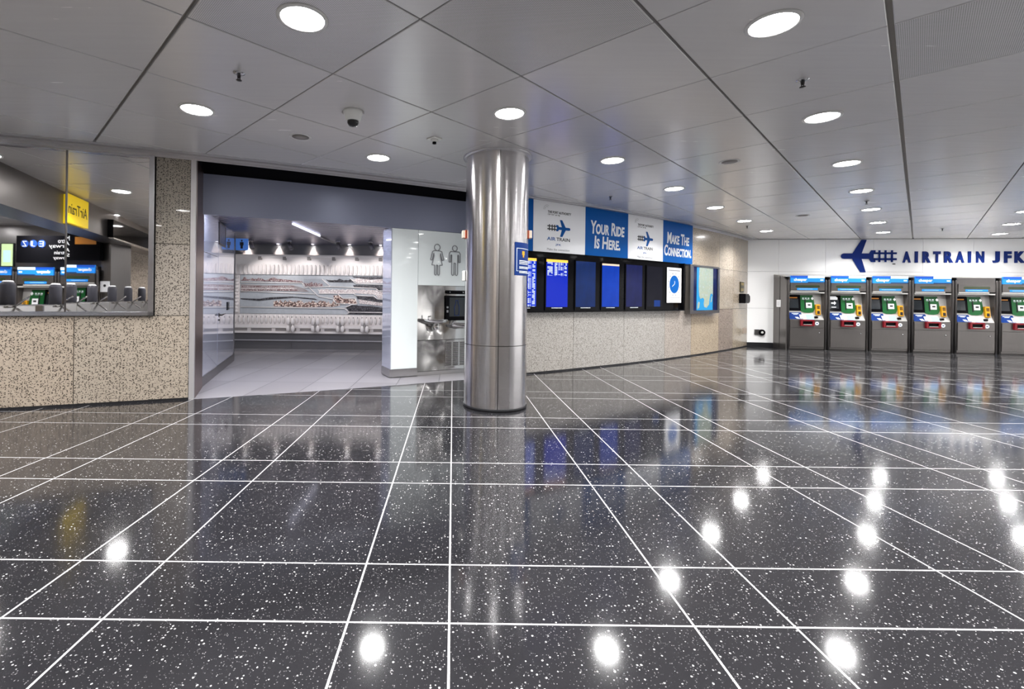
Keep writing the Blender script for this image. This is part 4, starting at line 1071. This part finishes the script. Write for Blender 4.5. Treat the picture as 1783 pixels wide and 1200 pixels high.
# steel band with wall washers
b = MB(); b.box(-7.2, -0.9, YW, YW + 0.05, 2.205, 2.46); struct(b.build('trim_restroom_band', M['steel_band']), 'brushed steel band under the restroom ceiling')
b = MB(); b.box(-7.2, -0.9, YW, YW + 0.05, 0.0, 0.385)
for x in (-5.3, -3.8, -2.35, -0.98): b.box(x, x + 0.02, YW - 0.012, YW, 0.0, 0.20)
struct(b.build('wall_restroom_dado', M['steel_band']), 'dark steel dado below the relief')
t = thing('bumper_rail', 'thin steel bumper rail along the dado under the relief', 'rail', (-4.05, YW, 0.19))
b = MB(); b.box(-3.1, 3.1, -0.05, -0.03, 0.0, 0.03, 0, 0.005); b.build('rail_bar', M['trim'], t)
for x in (-1.3, 0.1, 1.5, 2.8):
    b = MB(); b.box(x, x + 0.02, -0.04, 0.0, 0.005, 0.025); b.build('bracket', M['steel'], t)
spot_d = bpy.data.lights.new('washer_lamp', 'SPOT'); spot_d.energy = 45; spot_d.spot_size = math.radians(64); spot_d.spot_blend = 0.6; spot_d.color = (1.0, 0.86, 0.78); spot_d.shadow_soft_size = 0.03
wproto = None
for k, x in enumerate((-4.82, -4.10, -3.29, -2.44, -1.71)):
    if wproto is None:
        wproto = o = thing('wall_washer', 'x', 'light')
        b = MB(); b.lathe([(0.045, 0.0), (0.045, -0.02), (0.036, -0.02), (0.035, 0.0)], 20, caps=False); b.build('trim_ring', M['chrome'], o)
        b = MB(); b.lathe([(0.001, -0.008), (0.034, -0.008)], 16); b.build('bulb', M['lens'], o)
        l = bpy.data.objects.new('lamp', spot_d); COL.objects.link(l); l.parent = o; l.location = (0, 0, -0.03); l.rotation_euler = (math.radians(8), 0, 0)
    else: o = copy_tree(wproto)
    place(o, (x, YW - 0.058, 2.452), 0)
    o['label'] = 'small recessed washer light above the steel band, %s from the blue man sign' % ['first', 'second', 'third', 'fourth', 'fifth'][k]; o['group'] = 'washer lights over the relief'
# track, track heads and a glowing strip that paints the reflections on the track
t = thing('light_track', 'slim ceiling light track in the restroom, its reflections painted as a glowing end', 'light track', (-2.62, 9.1, 2.43))
b = MB(); b.box(-0.015, 0.015, -0.0, 1.6, -0.02, 0.02); b.build('rail', M['steel'], t)
b = MB(); b.box(-0.018, 0.018, -1.5, 0.0, -0.005, 0.02); b.build('painted_glint_strip', simple('painted_track_glint', (0.8, 0.8, 0.9), 0.3, emit=(0.82, 0.82, 1.0), es=1.3), t)
sp2 = bpy.data.lights.new('track_lamp', 'SPOT'); sp2.energy = 19; sp2.spot_size = math.radians(80); sp2.spot_blend = 0.5; sp2.color = (1.0, 0.95, 0.95); sp2.shadow_soft_size = 0.03
tproto = None
for k, (x, ry) in enumerate(((-4.35, 0.7), (-3.52, 0.7), (-2.48, 0.2), (-1.78, 0.0))):
    if tproto is None:
        tproto = o = thing('track_spotlight', 'x', 'spotlight')
        b = MB(); b.box(-0.05, 0.05, -0.03, 0.03, -0.04, 0.0, 0, 0.005); b.build('mount', M['steel'], o)
        b = MB(); b.rod((0, 0, -0.04), (0, 0, -0.09), 0.01, 8); b.build('stem', M['mvm_dark'], o)
        mx = Matrix.Translation((0, 0, -0.09)) @ Matrix.Rotation(math.radians(-28), 4, 'Y') @ Matrix.Rotation(math.radians(-20), 4, 'X')
        b = MB(); b.lathe([(0.036, 0.03), (0.042, 0.0), (0.045, -0.13), (0.04, -0.13), (0.036, -0.11)], 16, mx=mx); b.build('barrel', M['frame_grey'], o)
        l = bpy.data.objects.new('lamp', sp2); COL.objects.link(l); l.parent = o; l.location = (0.05, -0.02, -0.26); l.rotation_euler = (math.radians(50), 0, 0)
    else: o = copy_tree(tproto)
    place(o, (x, 10.0, 2.452), 0)
    o['label'] = 'cylindrical ceiling spotlight aimed at the relief, %s from the blue man sign' % ['first', 'second', 'third', 'fourth'][k]; o['group'] = 'spotlights over the relief'
fill_d = bpy.data.lights.new('added_restroom_fill', 'AREA'); fill_d.shape = 'RECTANGLE'; fill_d.size = 0.7; fill_d.size_y = 0.12; fill_d.energy = 12; fill_d.color = (0.76, 0.79, 1.0)
cool = simple('added_fill_glow', (0.8, 0.8, 0.9), 0.4, emit=(0.85, 0.87, 1.0), es=2.2)
for k, sk in enumerate((13.75, 14.55, 15.35)):  # unseen fill lights, added to brighten the vestibule
    o = on_wall('added_fill_light', 'added cool fill light hidden just behind the blue-grey fascia, %s' % ['nearest the steel jamb', 'middle of the three', 'nearest the white pier'][k], 'ceiling light', sk, -0.80, 2.452, 'added fill lights behind the fascia')
    b = MB(); b.box(-0.36, 0.36, -0.06, 0.06, -0.004, 0.0); b.build('diffuser', cool, o)
    b = MB(); b.box(-0.37, 0.37, -0.07, -0.06, -0.007, 0.0); b.box(-0.37, 0.37, 0.06, 0.07, -0.007, 0.0); b.build('frame', M['steel'], o)
    l = bpy.data.objects.new('lamp', fill_d); COL.objects.link(l); l.parent = o; l.location = (0, 0, -0.012); l.rotation_euler = (math.radians(12), 0, 0)
    l.visible_glossy = False
t = thing('restroom_blade_sign', 'small blue square sign with a man symbol in the restroom passage', 'sign', (-4.10, 9.02, 2.13))
b = MB(); b.box(-0.12, 0.12, 0.0, 0.02, 0, 0.225, 0, 0.003); b.build('sign_plate', M['bluesign'], t)
b = MB(); b.lathe([(0.018, 0.0), (0.018, -0.004)], 16, c=(0, 0, 0.182), axis='Y'); b.prism([(-0.035, 0.155), (-0.035, 0.09), (-0.022, 0.09), (-0.022, 0.03), (0.022, 0.03), (0.022, 0.09), (0.035, 0.09), (0.035, 0.155)][::-1], -0.004, 0.0); b.build('man_symbol', M['ink'], t)
b = MB(); b.box(-0.14, -0.12, 0.0, 0.02, 0.0, 0.32); b.build('bracket', M['steel'], t)

# ---- relief on the back wall, drawn in its own units (k metres each)
K = 0.002685
RX = lambda c: (c - 745) * K
RZ = lambda c: 3.071 - c * K
relief = thing('plaster_cornice', 'white cast plaster cornice with a row of hanging teeth above the mosaic', 'cornice', (-4.98 + 655 * K, YW, 0))
b = MB(); b.box(RX(-500), RX(1495), -0.10, 0.0, RZ(352), RZ(322)); b.box(RX(-500), RX(1495), -0.05, 0.0, RZ(495), RZ(352)); b.box(RX(-500), RX(1495), -0.12, 0, RZ(338), RZ(326)); b.build('cornice_band', M['plaster'], relief)
b = MB()
x = -480
while x < 1480:
    b.ball((RX(x), -0.055, RZ(452)), 0.031, 0.07, 0.125, 0, 8, 6); x += 36
b.build('teeth', M['plaster'], relief)
b = MB()
for x in (265, 478, 690, 905, 1105, 1310): b.box(RX(x - 14), RX(x + 14), -0.105, -0.05, RZ(368), RZ(340))
b.build('recess_blocks', M['grille'], relief)
low = thing('plaster_plinth', 'white cast plaster plinth with looped teeth and dark slots below the mosaic', 'plinth', (-4.98 + 655 * K, YW, 0))
b = MB(); b.box(RX(-500), RX(1495), -0.05, 0.0, RZ(998), RZ(840)); b.box(RX(-500), RX(1495), -0.11, 0.0, RZ(1003), RZ(990)); b.box(RX(-500), RX(1495), -0.09, 0.0, RZ(958), RZ(935)); b.build('plinth_band', M['plaster'], low)
b = MB()
x = -475
while x < 1480:
    b.ball((RX(x), -0.06, RZ(885)), 0.034, 0.07, 0.105, 0, 8, 6); x += 38
b.build('teeth', M['plaster'], low)
b = MB()
x = -475
while x < 1480:
    b.ball((RX(x), -0.125, RZ(862)), 0.011, 0.008, 0.022, 0, 6, 5); x += 38
b.build('tooth_holes', M['grille'], low)
b = MB()
for x in range(-470, 1500, 213): b.box(RX(x + 20), RX(x + 200), -0.056, -0.045, RZ(985), RZ(962))
b.build('dark_slots', M['grille'], low)
side = thing('plaster_edge', 'white knotted plaster edging at the left end of the mosaic', 'edging', (RX(62) - 4.98 + 655 * K, YW, 0))
b = MB()
for z in range(500, 820, 30): b.ball((0.004 * (-1) ** (z // 30), -0.05, RZ(z + 15)), 0.045, 0.06, 0.043, 0, 8, 6)
b.build('knots', M['plaster'], side)
b = MB(); b.box(-0.06, 0.055, -0.03, 0, RZ(838), RZ(497)); b.build('backing', M['plaster'], side)
bproto = None
for k, x in enumerate((552, 765, 978, 1188, 1398)):
    if bproto is None:
        bproto = o = thing('plaster_bracket', 'x', 'ornament')
        b = MB()
        for sx in (-1, 1):
            b.ball((sx * 0.055, -0.04, 0.07), 0.045, 0.055, 0.085, 0, 10, 6); b.ball((sx * 0.05, -0.04, 0.24), 0.045, 0.055, 0.09, 0, 10, 6)
        b.build('lobes', M['plaster'], o)
        b = MB(); b.box(-0.02, 0.02, -0.06, 0.033, 0.0, 0.22); b.box(-0.07, 0.07, -0.055, 0.0, 0.145, 0.175); b.build('core', M['grille'], o)
    else: o = copy_tree(bproto)
    place(o, (RX(x) - 4.98 + 655 * K, YW - 0.165, RZ(985)), 0)
    o['label'] = 'white lobed plaster ornament on the plinth, %s from the knotted edging' % ['first', 'second', 'third', 'fourth', 'fifth'][k]; o['group'] = 'lobed plaster ornaments'

mur = thing('mosaic_relief', 'wide mosaic relief of layered stone and ice bands in the restroom', 'mosaic', (-4.98 + 655 * K, YW, 0))
b = MB(); b.box(RX(85), RX(1495), -0.02, 0.0, RZ(837), RZ(497)); b.build('ice_ground', M['mur_ice'], mur)
def band(name, mt, pts, d0=-0.03, d1=-0.015):
    q = MB(); q.prism([(RX(a), RZ(c)) for a, c in pts][::-1], d0, d1); q.build(name, M[mt], mur)
def wob(x0, x1, y, amp, step=22, seed=1):
    r_ = random.Random(seed); n_ = int((x1 - x0) / step); return [(x0 + (x1 - x0) * i / n_, y + r_.uniform(-amp, amp)) for i in range(n_ + 1)]
band('mauve_ridge', 'mur_mauve', wob(92, 400, 532, 14, 14, 2) + [(620, 548), (635, 562)] + [(400, 556), (92, 552)])
band('mauve_patch', 'mur_mauve', wob(640, 800, 566, 9, 12, 3) + [(810, 592), (655, 597)])
band('striped_band', 'mur_band', [(92, 582), (300, 590), (540, 584), (640, 612), (690, 642), (540, 640), (300, 636), (92, 656)])
for k, (ya, yb) in enumerate(((592, 600), (608, 614), (622, 630))): band('stripe', 'mur_mauve' if k != 1 else 'mur_pink', [(92, ya + 6), (300, ya + 4), (540, ya), (560 + 20 * k, ya + 4), (560 + 20 * k, yb + 4), (300, yb + 6), (92, yb + 8)], -0.034)
band('dark_river', 'mur_dark', [(92, 706), (250, 708), (350, 694), (540, 684), (740, 700), (760, 712), (560, 694), (370, 712), (250, 726), (92, 714)])
band('grey_sheet', 'mur_grey', [(640, 530), (800, 530), (870, 590), (820, 596), (690, 606), (640, 560)], -0.024)
band('dark_hills', 'mur_dark', wob(830, 1050, 532, 8, 20, 5) + [(1085, 556), (860, 556)])
band('dark_strip', 'mur_dark', [(1070, 578), (1400, 578), (1400, 622), (1290, 622), (1265, 606), (1080, 600)])
band('pink_strip', 'mur_pink', wob(1060, 1400, 524, 7, 16, 6) + [(1400, 556), (1110, 560)])
band('dark_top', 'mur_dark', [(1060, 505), (1400, 505), (1400, 518), (1230, 530), (1080, 514)], -0.034)
band('pebble_path', 'mur_pink', wob(760, 1280, 620, 8, 18, 8) + [(1400, 670), (1400, 690), (1290, 690), (1260, 660), (1090, 650), (780, 655)])
band('dark_bend', 'mur_dark', [(1100, 676), (1250, 678), (1290, 706), (1400, 706), (1400, 730), (1250, 722), (1110, 702)])
band('pale_road', 'mur_pink', [(1120, 702), (1260, 722), (1400, 740), (1400, 768), (1260, 752), (1130, 740)], -0.036)
band('pebble_bank', 'mur_peb', wob(380, 900, 730, 16, 14, 9) + [(960, 740), (960, 756), (900, 770), (640, 776), (380, 772)])
band('pebble_fall', 'mur_peb', [(900, 672), (950, 668), (990, 700), (1100, 702), (1110, 742), (960, 748), (910, 710)], -0.036)
band('dark_floor', 'mur_dark', [(1010, 772), (1060, 756), (1230, 760), (1400, 782), (1400, 808), (1040, 812)])
band('dark_foot', 'mur_dark', [(1045, 820), (1400, 820), (1400, 834), (1030, 834)])
b = MB()
for pts in ([(92, 568), (630, 566), (650, 604), (690, 604), (870, 594), (1270, 606), (1295, 626), (1400, 628)], [(800, 528), (872, 592)], [(1045, 520), (1100, 566), (1400, 572)], [(690, 604), (770, 680), (900, 704), (925, 742), (1110, 744), (1092, 694), (985, 696), (940, 660)],
            [(770, 656), (1080, 652), (1095, 670), (1255, 674), (1285, 698), (1400, 700)], [(92, 640), (740, 662)], [(92, 780), (1000, 784), (1040, 815), (1400, 816)], [(1000, 776), (1060, 750), (1110, 744)], [(1040, 815), (1022, 830)]):
    b.tube([(RX(a), -0.036, RZ(c)) for a, c in pts], 0.011, 6)
b.build('white_lines', M['plaster'], mur)

# ---- restroom symbols and drinking fountain
def ring2d(bb, pts, r, closed=True, y=-0.004):
    p = pts + [pts[0]] if closed else pts
    bb.tube([(a, y, c) for a, c in p], r, 6)
t = on_wall('woman_symbol', 'outlined dark grey woman symbol on the white glass panel', 'sign', 16.77, -0.580, 1.63)
b = MB()
ring2d(b, [(0.052 * math.cos(a) + 0.0, 0.455 + 0.052 * math.sin(a)) for a in [2 * PI * i / 16 for i in range(16)]], 0.006); b.build('head_outline', M['grey_ink'], t)
b = MB(); ring2d(b, [(-0.03, 0.0), (-0.045, 0.02), (-0.045, 0.165), (-0.095, 0.165), (-0.055, 0.32), (-0.06, 0.36), (-0.09, 0.245), (-0.12, 0.25), (-0.085, 0.385), (-0.05, 0.40), (0.05, 0.40), (0.085, 0.385), (0.12, 0.25), (0.09, 0.245), (0.06, 0.36), (0.055, 0.32), (0.095, 0.165), (0.045, 0.165), (0.045, 0.02), (0.03, 0.0), (0.012, 0.01), (0.012, 0.165), (-0.012, 0.165), (-0.012, 0.01)], 0.006); b.build('body_outline', M['grey_ink'], t)
t = on_wall('man_symbol', 'outlined dark grey man symbol on the white glass panel by the column', 'sign', 17.10, -0.580, 1.635)
b = MB(); ring2d(b, [(0.045 * math.cos(a), 0.452 + 0.045 * math.sin(a)) for a in [2 * PI * i / 16 for i in range(16)]], 0.006); b.build('head_outline', M['grey_ink'], t)
b = MB(); ring2d(b, [(-0.04, 0.0), (-0.056, 0.02), (-0.056, 0.34), (-0.075, 0.34), (-0.075, 0.22), (-0.105, 0.22), (-0.105, 0.36), (-0.08, 0.395), (0.08, 0.395), (0.105, 0.36), (0.105, 0.22), (0.075, 0.22), (0.075, 0.34), (0.056, 0.34), (0.056, 0.02), (0.04, 0.0), (0.015, 0.01), (0.015, 0.205), (-0.015, 0.205), (-0.015, 0.01)], 0.006); b.build('body_outline', M['grey_ink'], t)

t = on_wall('drinking_fountain', 'polished steel double drinking fountain with a black bottle filler', 'drinking fountain', 16.97, -0.60, 0.0)
def curved_back(bb, z0, z1, dent):
    n_ = 14; v = []
    for i in range(n_ + 1):
        a = i / n_; z = z0 + (z1 - z0) * a
        for j in range(15):
            u = j / 14; x = -0.525 + 0.99 * u
            d = dent * math.sin(PI * a) * math.exp(-((x + 0.22) / 0.20) ** 2)
            v.append((x, d, z))
    f = [(i * 15 + j, i * 15 + j + 1, (i + 1) * 15 + j + 1, (i + 1) * 15 + j) for i in range(n_) for j in range(14)]
    bb.add(v, f, 0, True)
b = MB(); curved_back(b, 0.575, 1.455, 0.06); b.build('back_panel', M['polished'], t)
b = MB(); curved_back(b, 0.07, 0.565, 0.03); b.build('lower_panel', M['polished'], t)
b = MB(); b.box(-0.525, 0.465, -0.012, 0.02, 0.0, 0.065, 0, 0.003); b.build('toe_strip', M['steel'], t)
b = MB(); b.box(-0.525, 0.465, -0.004, 0.02, 0.565, 0.575); b.build('panel_joint', M['mvm_dark'], t)
def basin(cx, zr, wd):
    q = MB(); n_ = 20
    prof = [(1.0, 0.0), (1.0, -0.015), (0.92, -0.045), (0.55, -0.075), (0.30, -0.085)]
    v = []
    for r_, z in prof:
        for i in range(n_ + 1):
            a = PI + PI * i / n_; v.append((cx + wd * r_ * math.cos(a), 0.30 * r_ * math.sin(a), zr + z))
    f = [(i * (n_ + 1) + k, i * (n_ + 1) + k + 1, (i + 1) * (n_ + 1) + k + 1, (i + 1) * (n_ + 1) + k) for i in range(len(prof) - 1) for k in range(n_)]
    q.add(v, f, 0, True)
    top = [(cx + wd * s_ * math.cos(PI + PI * i / n_), 0.30 * s_ * math.sin(PI + PI * i / n_), zr - (0.0 if s_ == 1 else 0.03)) for s_ in (1.0, 0.82) for i in range(n_ + 1)]
    q.add(top, [(k, k + 1, n_ + 2 + k, n_ + 1 + k) for k in range(n_)] + [list(range(n_ + 1, 2 * n_ + 2))], 0)
    return q
bs = basin(-0.235, 0.915, 0.215).build('basin', M['polished'], t)
b = MB(); b.tube([(-0.36, -0.06, 0.88), (-0.36, -0.06, 0.955), (-0.33, -0.09, 0.965)], 0.011, 8); b.build('spout', M['chrome'], bs)
b = MB(); b.rod((-0.22, -0.07, 0.84), (-0.22, -0.07, 0.74), 0.05, 16); b.build('drain_housing', M['polished'], bs)
bs = basin(0.205, 0.83, 0.215).build('basin', M['polished'], t)
b = MB(); b.tube([(0.08, -0.06, 0.80), (0.08, -0.06, 0.87), (0.11, -0.09, 0.88)], 0.011, 8); b.build('spout', M['chrome'], bs)
b = MB(); b.box(-0.035, 0.36, -0.05, 0.0, 0.885, 1.295, 0, 0.02); bf = b.build('bottle_filler', M['black'], t)
b = MB(); b.box(0.02, 0.31, -0.054, -0.045, 0.95, 1.27, 0, 0.004); b.build('filler_alcove', M['screen_off'], bf)
b = MB(); ring2d(b, [(0.12, 0.97), (0.20, 0.97), (0.205, 1.12), (0.18, 1.17), (0.18, 1.22), (0.14, 1.22), (0.14, 1.17), (0.115, 1.12)], 0.004, True, -0.056); b.build('bottle_symbol', M['bluepanel'], bf)
b = MB(); b.box(-0.025, 0.005, -0.053, -0.045, 1.02, 1.06); b.box(-0.025, 0.005, -0.053, -0.045, 1.09, 1.12); b.build('status_labels', M['grey_ink'], bf)
b = MB(); b.box(-0.02, 0.36, -0.05, 0.0, 1.325, 1.385, 0, 0.02); sb = b.build('sensor_bar', M['black'], t)
b = MB(); b.ball((0.03, -0.05, 1.355), 0.012, 0.008, 0.012); b.ball((0.28, -0.05, 1.355), 0.012, 0.008, 0.012); b.build('sensor_eyes', M['chrome'], sb)
b = MB(); b.box(-0.02, 0.38, -0.010, 0.0, 0.125, 0.54, 0, 0.003); gr = b.build('vent_frame', M['steel'], t)
b = MB()
for x0 in (-0.01, 0.12, 0.25):
    for k in range(17): b.box(x0, x0 + 0.10, -0.012, -0.008, 0.14 + k * 0.023, 0.152 + k * 0.023)
b.build('vent_slots', M['mvm_dark'], gr)

# ------------------------------------------------------------------ the hall behind the camera, seen in the mirrored window
NV = Vector((0.3305, -0.9438, 0)); CM = Vector((-4.213, 12.03, 0)); EXV = Vector((0.7815, 0.6238, 0)); DV = Vector((0.6238, -0.7815, 0))
RROT = math.atan2(-EXV.y, -EXV.x)
def RF(u, t_, z=0.0): q = CM + EXV * u + DV * t_; return (q.x, q.y, z)
for k, u in enumerate((-9.30, -8.34, -10.26)):
    o = copy_tree(mproto); place(o, RF(u, 10.3), RROT)
    o['label'] = ['grey ticket machine reflected in the mirrored window, middle one of three', 'grey ticket machine reflected in the mirrored window, the one beside the reflected stone wall', 'grey ticket machine reflected at the photo edge of the mirrored window'][k]
    o['group'] = 'ticket machines across the turnstile hall'
b = MB(); b.box(-0.46, 3.3, 0.60, 0.75, 0.0, HC); b.box(-0.68, -0.46, 0.1, 0.75, 0.0, HC); o = b.build('wall_turnstile_hall', M['frame_grey']); place(o, RF(-8.34, 10.3), RROT); struct(o)
t = thing('subway_sign', 'black station sign above the reflected ticket machines', 'sign', RF(-8.75, 10.25, 2.02), RROT)
b = MB(); b.box(-0.95, 0.95, 0.0, 0.10, 0.0, 0.60); b.build('sign_board', M['black'], t)
b = MB(); b.box(-0.87, -0.40, -0.004, 0, 0.36, 0.52); b.build('logo_plate', M['orange_dim'], t)
b = MB(); b.glyphs('Metro', -0.28, 0.02, 0.44, 0.54, 0, 0.003); b.glyphs('Airway', -0.28, 0.22, 0.31, 0.42, 0, 0.003); b.glyphs('Airtrain', -0.28, 0.10, 0.19, 0.27, 0, 0.003); b.glyphs('Subway', -0.28, 0.12, 0.06, 0.15, 0, 0.003); b.build('lettering', M['white'], t)
b = MB()
for k, ch in enumerate('EJZ'): b.glyphs(ch, 0.33 + k * 0.19, 0.43 + k * 0.19, 0.36, 0.48, -0.006, 0.003)
b.build('line_letters', M['white'], t)
b = MB()
for k in range(3): b.lathe([(0.085, 0.0), (0.085, -0.006)], 24, c=(0.38 + k * 0.19, 0, 0.42), axis='Y')
b.build('line_discs', M['bluepanel'], t)
t = thing('info_screen', 'small lit yellow-green screen reflected at the photo edge of the mirrored window', 'screen', RF(-9.90, 10.25, 1.93), RROT)
b = MB(); b.box(-0.14, 0.14, 0.0, 0.05, 0.0, 0.52); b.build('casing', M['black'], t)
b = MB(); b.box(-0.125, 0.125, -0.003, 0.0, 0.015, 0.505); b.build('display', simple('yellow_green_screen', (0.05, 0.06, 0.03), 0.3, emit=(0.62, 0.80, 0.42), es=0.7), t)
b = MB(); b.box(-0.08, 0.08, -0.005, -0.003, 0.10, 0.36); b.build('display_window', simple('pale_blue_screen', (0.05, 0.06, 0.07), 0.3, emit=(0.55, 0.80, 0.95), es=0.7), t)
# deep beam with signs
p0, p1 = Vector(RF(-6.5, 6.5)), Vector(RF(-8.9, 13.6)); bd = (p1 - p0); bl = bd.length; brot = math.atan2(bd.y, bd.x)
b = MB(); b.box(-1.2, bl, 0.0, 0.5, 2.42, HC); o = b.build('beam_1', M['mvm']); 
place(o, p0, brot); struct(o)
BR = Matrix.Translation(p0) @ Matrix.Rotation(brot, 4, 'Z')
def on_beam(k, z): return BR @ Vector((k, 0.0 if SIDE > 0 else 0.5, z))
# which face of the beam looks towards the mirror
SIDE = 1 if (CM - p0).dot(Vector((math.sin(brot), -math.cos(brot), 0))) > 0 else -1
frot = brot if SIDE > 0 else brot + PI
t = thing('airport_train_sign', 'yellow sign reflected in the mirrored window, fixed to the dark beam', 'sign', on_beam(1.25, 2.44), frot)
b = MB(); b.box(-0.42, 0.42, -0.06, 0.0, 0.0, 0.47); b.build('sign_board', M['yellow_sign'], t)
b = MB(); b.glyphs('AirTrain', -0.36, 0.36, 0.15, 0.33, -0.06, 0.003); b.build('lettering', M['ink'], t)
t = thing('direction_sign', 'long dark sign box reflected in the mirrored window, along the beam', 'sign', on_beam(4.1, 2.42), frot)
b = MB(); b.box(-1.35, 1.35, -0.10, 0.0, 0.0, 0.36); b.build('sign_board', M['black'], t)
b = MB(); b.box(-1.35, 1.35, -0.11, -0.02, -0.03, 0.0); b.build('lower_lip', M['steel'], t)
# turnstiles in a receding line
tproto = None
for k in range(7):
    a = k / 6.0
    px = (8, 92, 121, 159, 194, 222, 246)[k]
    tt = (6.3, 7.3, 8.1, 8.9, 9.7, 10.5, 11.3)[k]
    if tproto is None:
        tproto = o = thing('turnstile', 'x', 'turnstile')
        b = MB(); b.lathe([(0.082, 0.90), (0.082, 1.39), (0.075, 1.425), (0.06, 1.435), (0.058, 1.445), (0.001, 1.45)], 20); b.build('head_drum', M['drum'], o)
        b = MB(); b.lathe([(0.066, 1.437), (0.05, 1.458), (0.001, 1.462)], 16); b.build('top_light', M['poster_white'], o)
        b = MB(); b.box(-0.10, 0.10, -0.33, 0.33, 0.0, 1.13, 0, 0.02); b.build('cabinet', M['steel'], o)
        for ang in (0.5, 2.6, 4.7):
            b = MB(); b.rod((-0.09, 0, 1.10), (-0.12 - 0.14 * abs(math.cos(ang)), 0.13 * math.sin(ang), 1.10 + 0.16 * math.cos(ang)), 0.014, 8); b.build('arm', M['polished'], o)
    else: o = copy_tree(tproto)
    u = (px - 789) / 812 * tt
    place(o, RF(u, tt), RROT)
    o['label'] = 'steel turnstile with grey drum head reflected in the mirrored window, %s from the photo edge' % ORD[k].replace('nearest the camera', 'first'); o['group'] = 'turnstiles in the mirrored hall'
t = thing('info_notice', 'white notice reflected on the stone wall in the mirrored window', 'notice', RF(-7.77, 10.37, 1.33), RROT)
b = MB(); b.box(-0.10, 0.10, 0, 0.02, 0, 0.24); b.build('sheet', M['white'], t)
b = MB(); b.lathe([(0.03, 0), (0.03, -0.003)], 16, c=(0, 0, 0.14), axis='Y'); b.build('symbol', M['ink'], t)
b = MB(); b.box(-2.0, 2.6, 0, 0.2, 0, HC, tint=(0.99, 0.96, 0.92)); o = b.build('wall_turnstile_stone', M['stone']); place(o, RF(-8.2, 13.9), RROT - 0.1); struct(o)
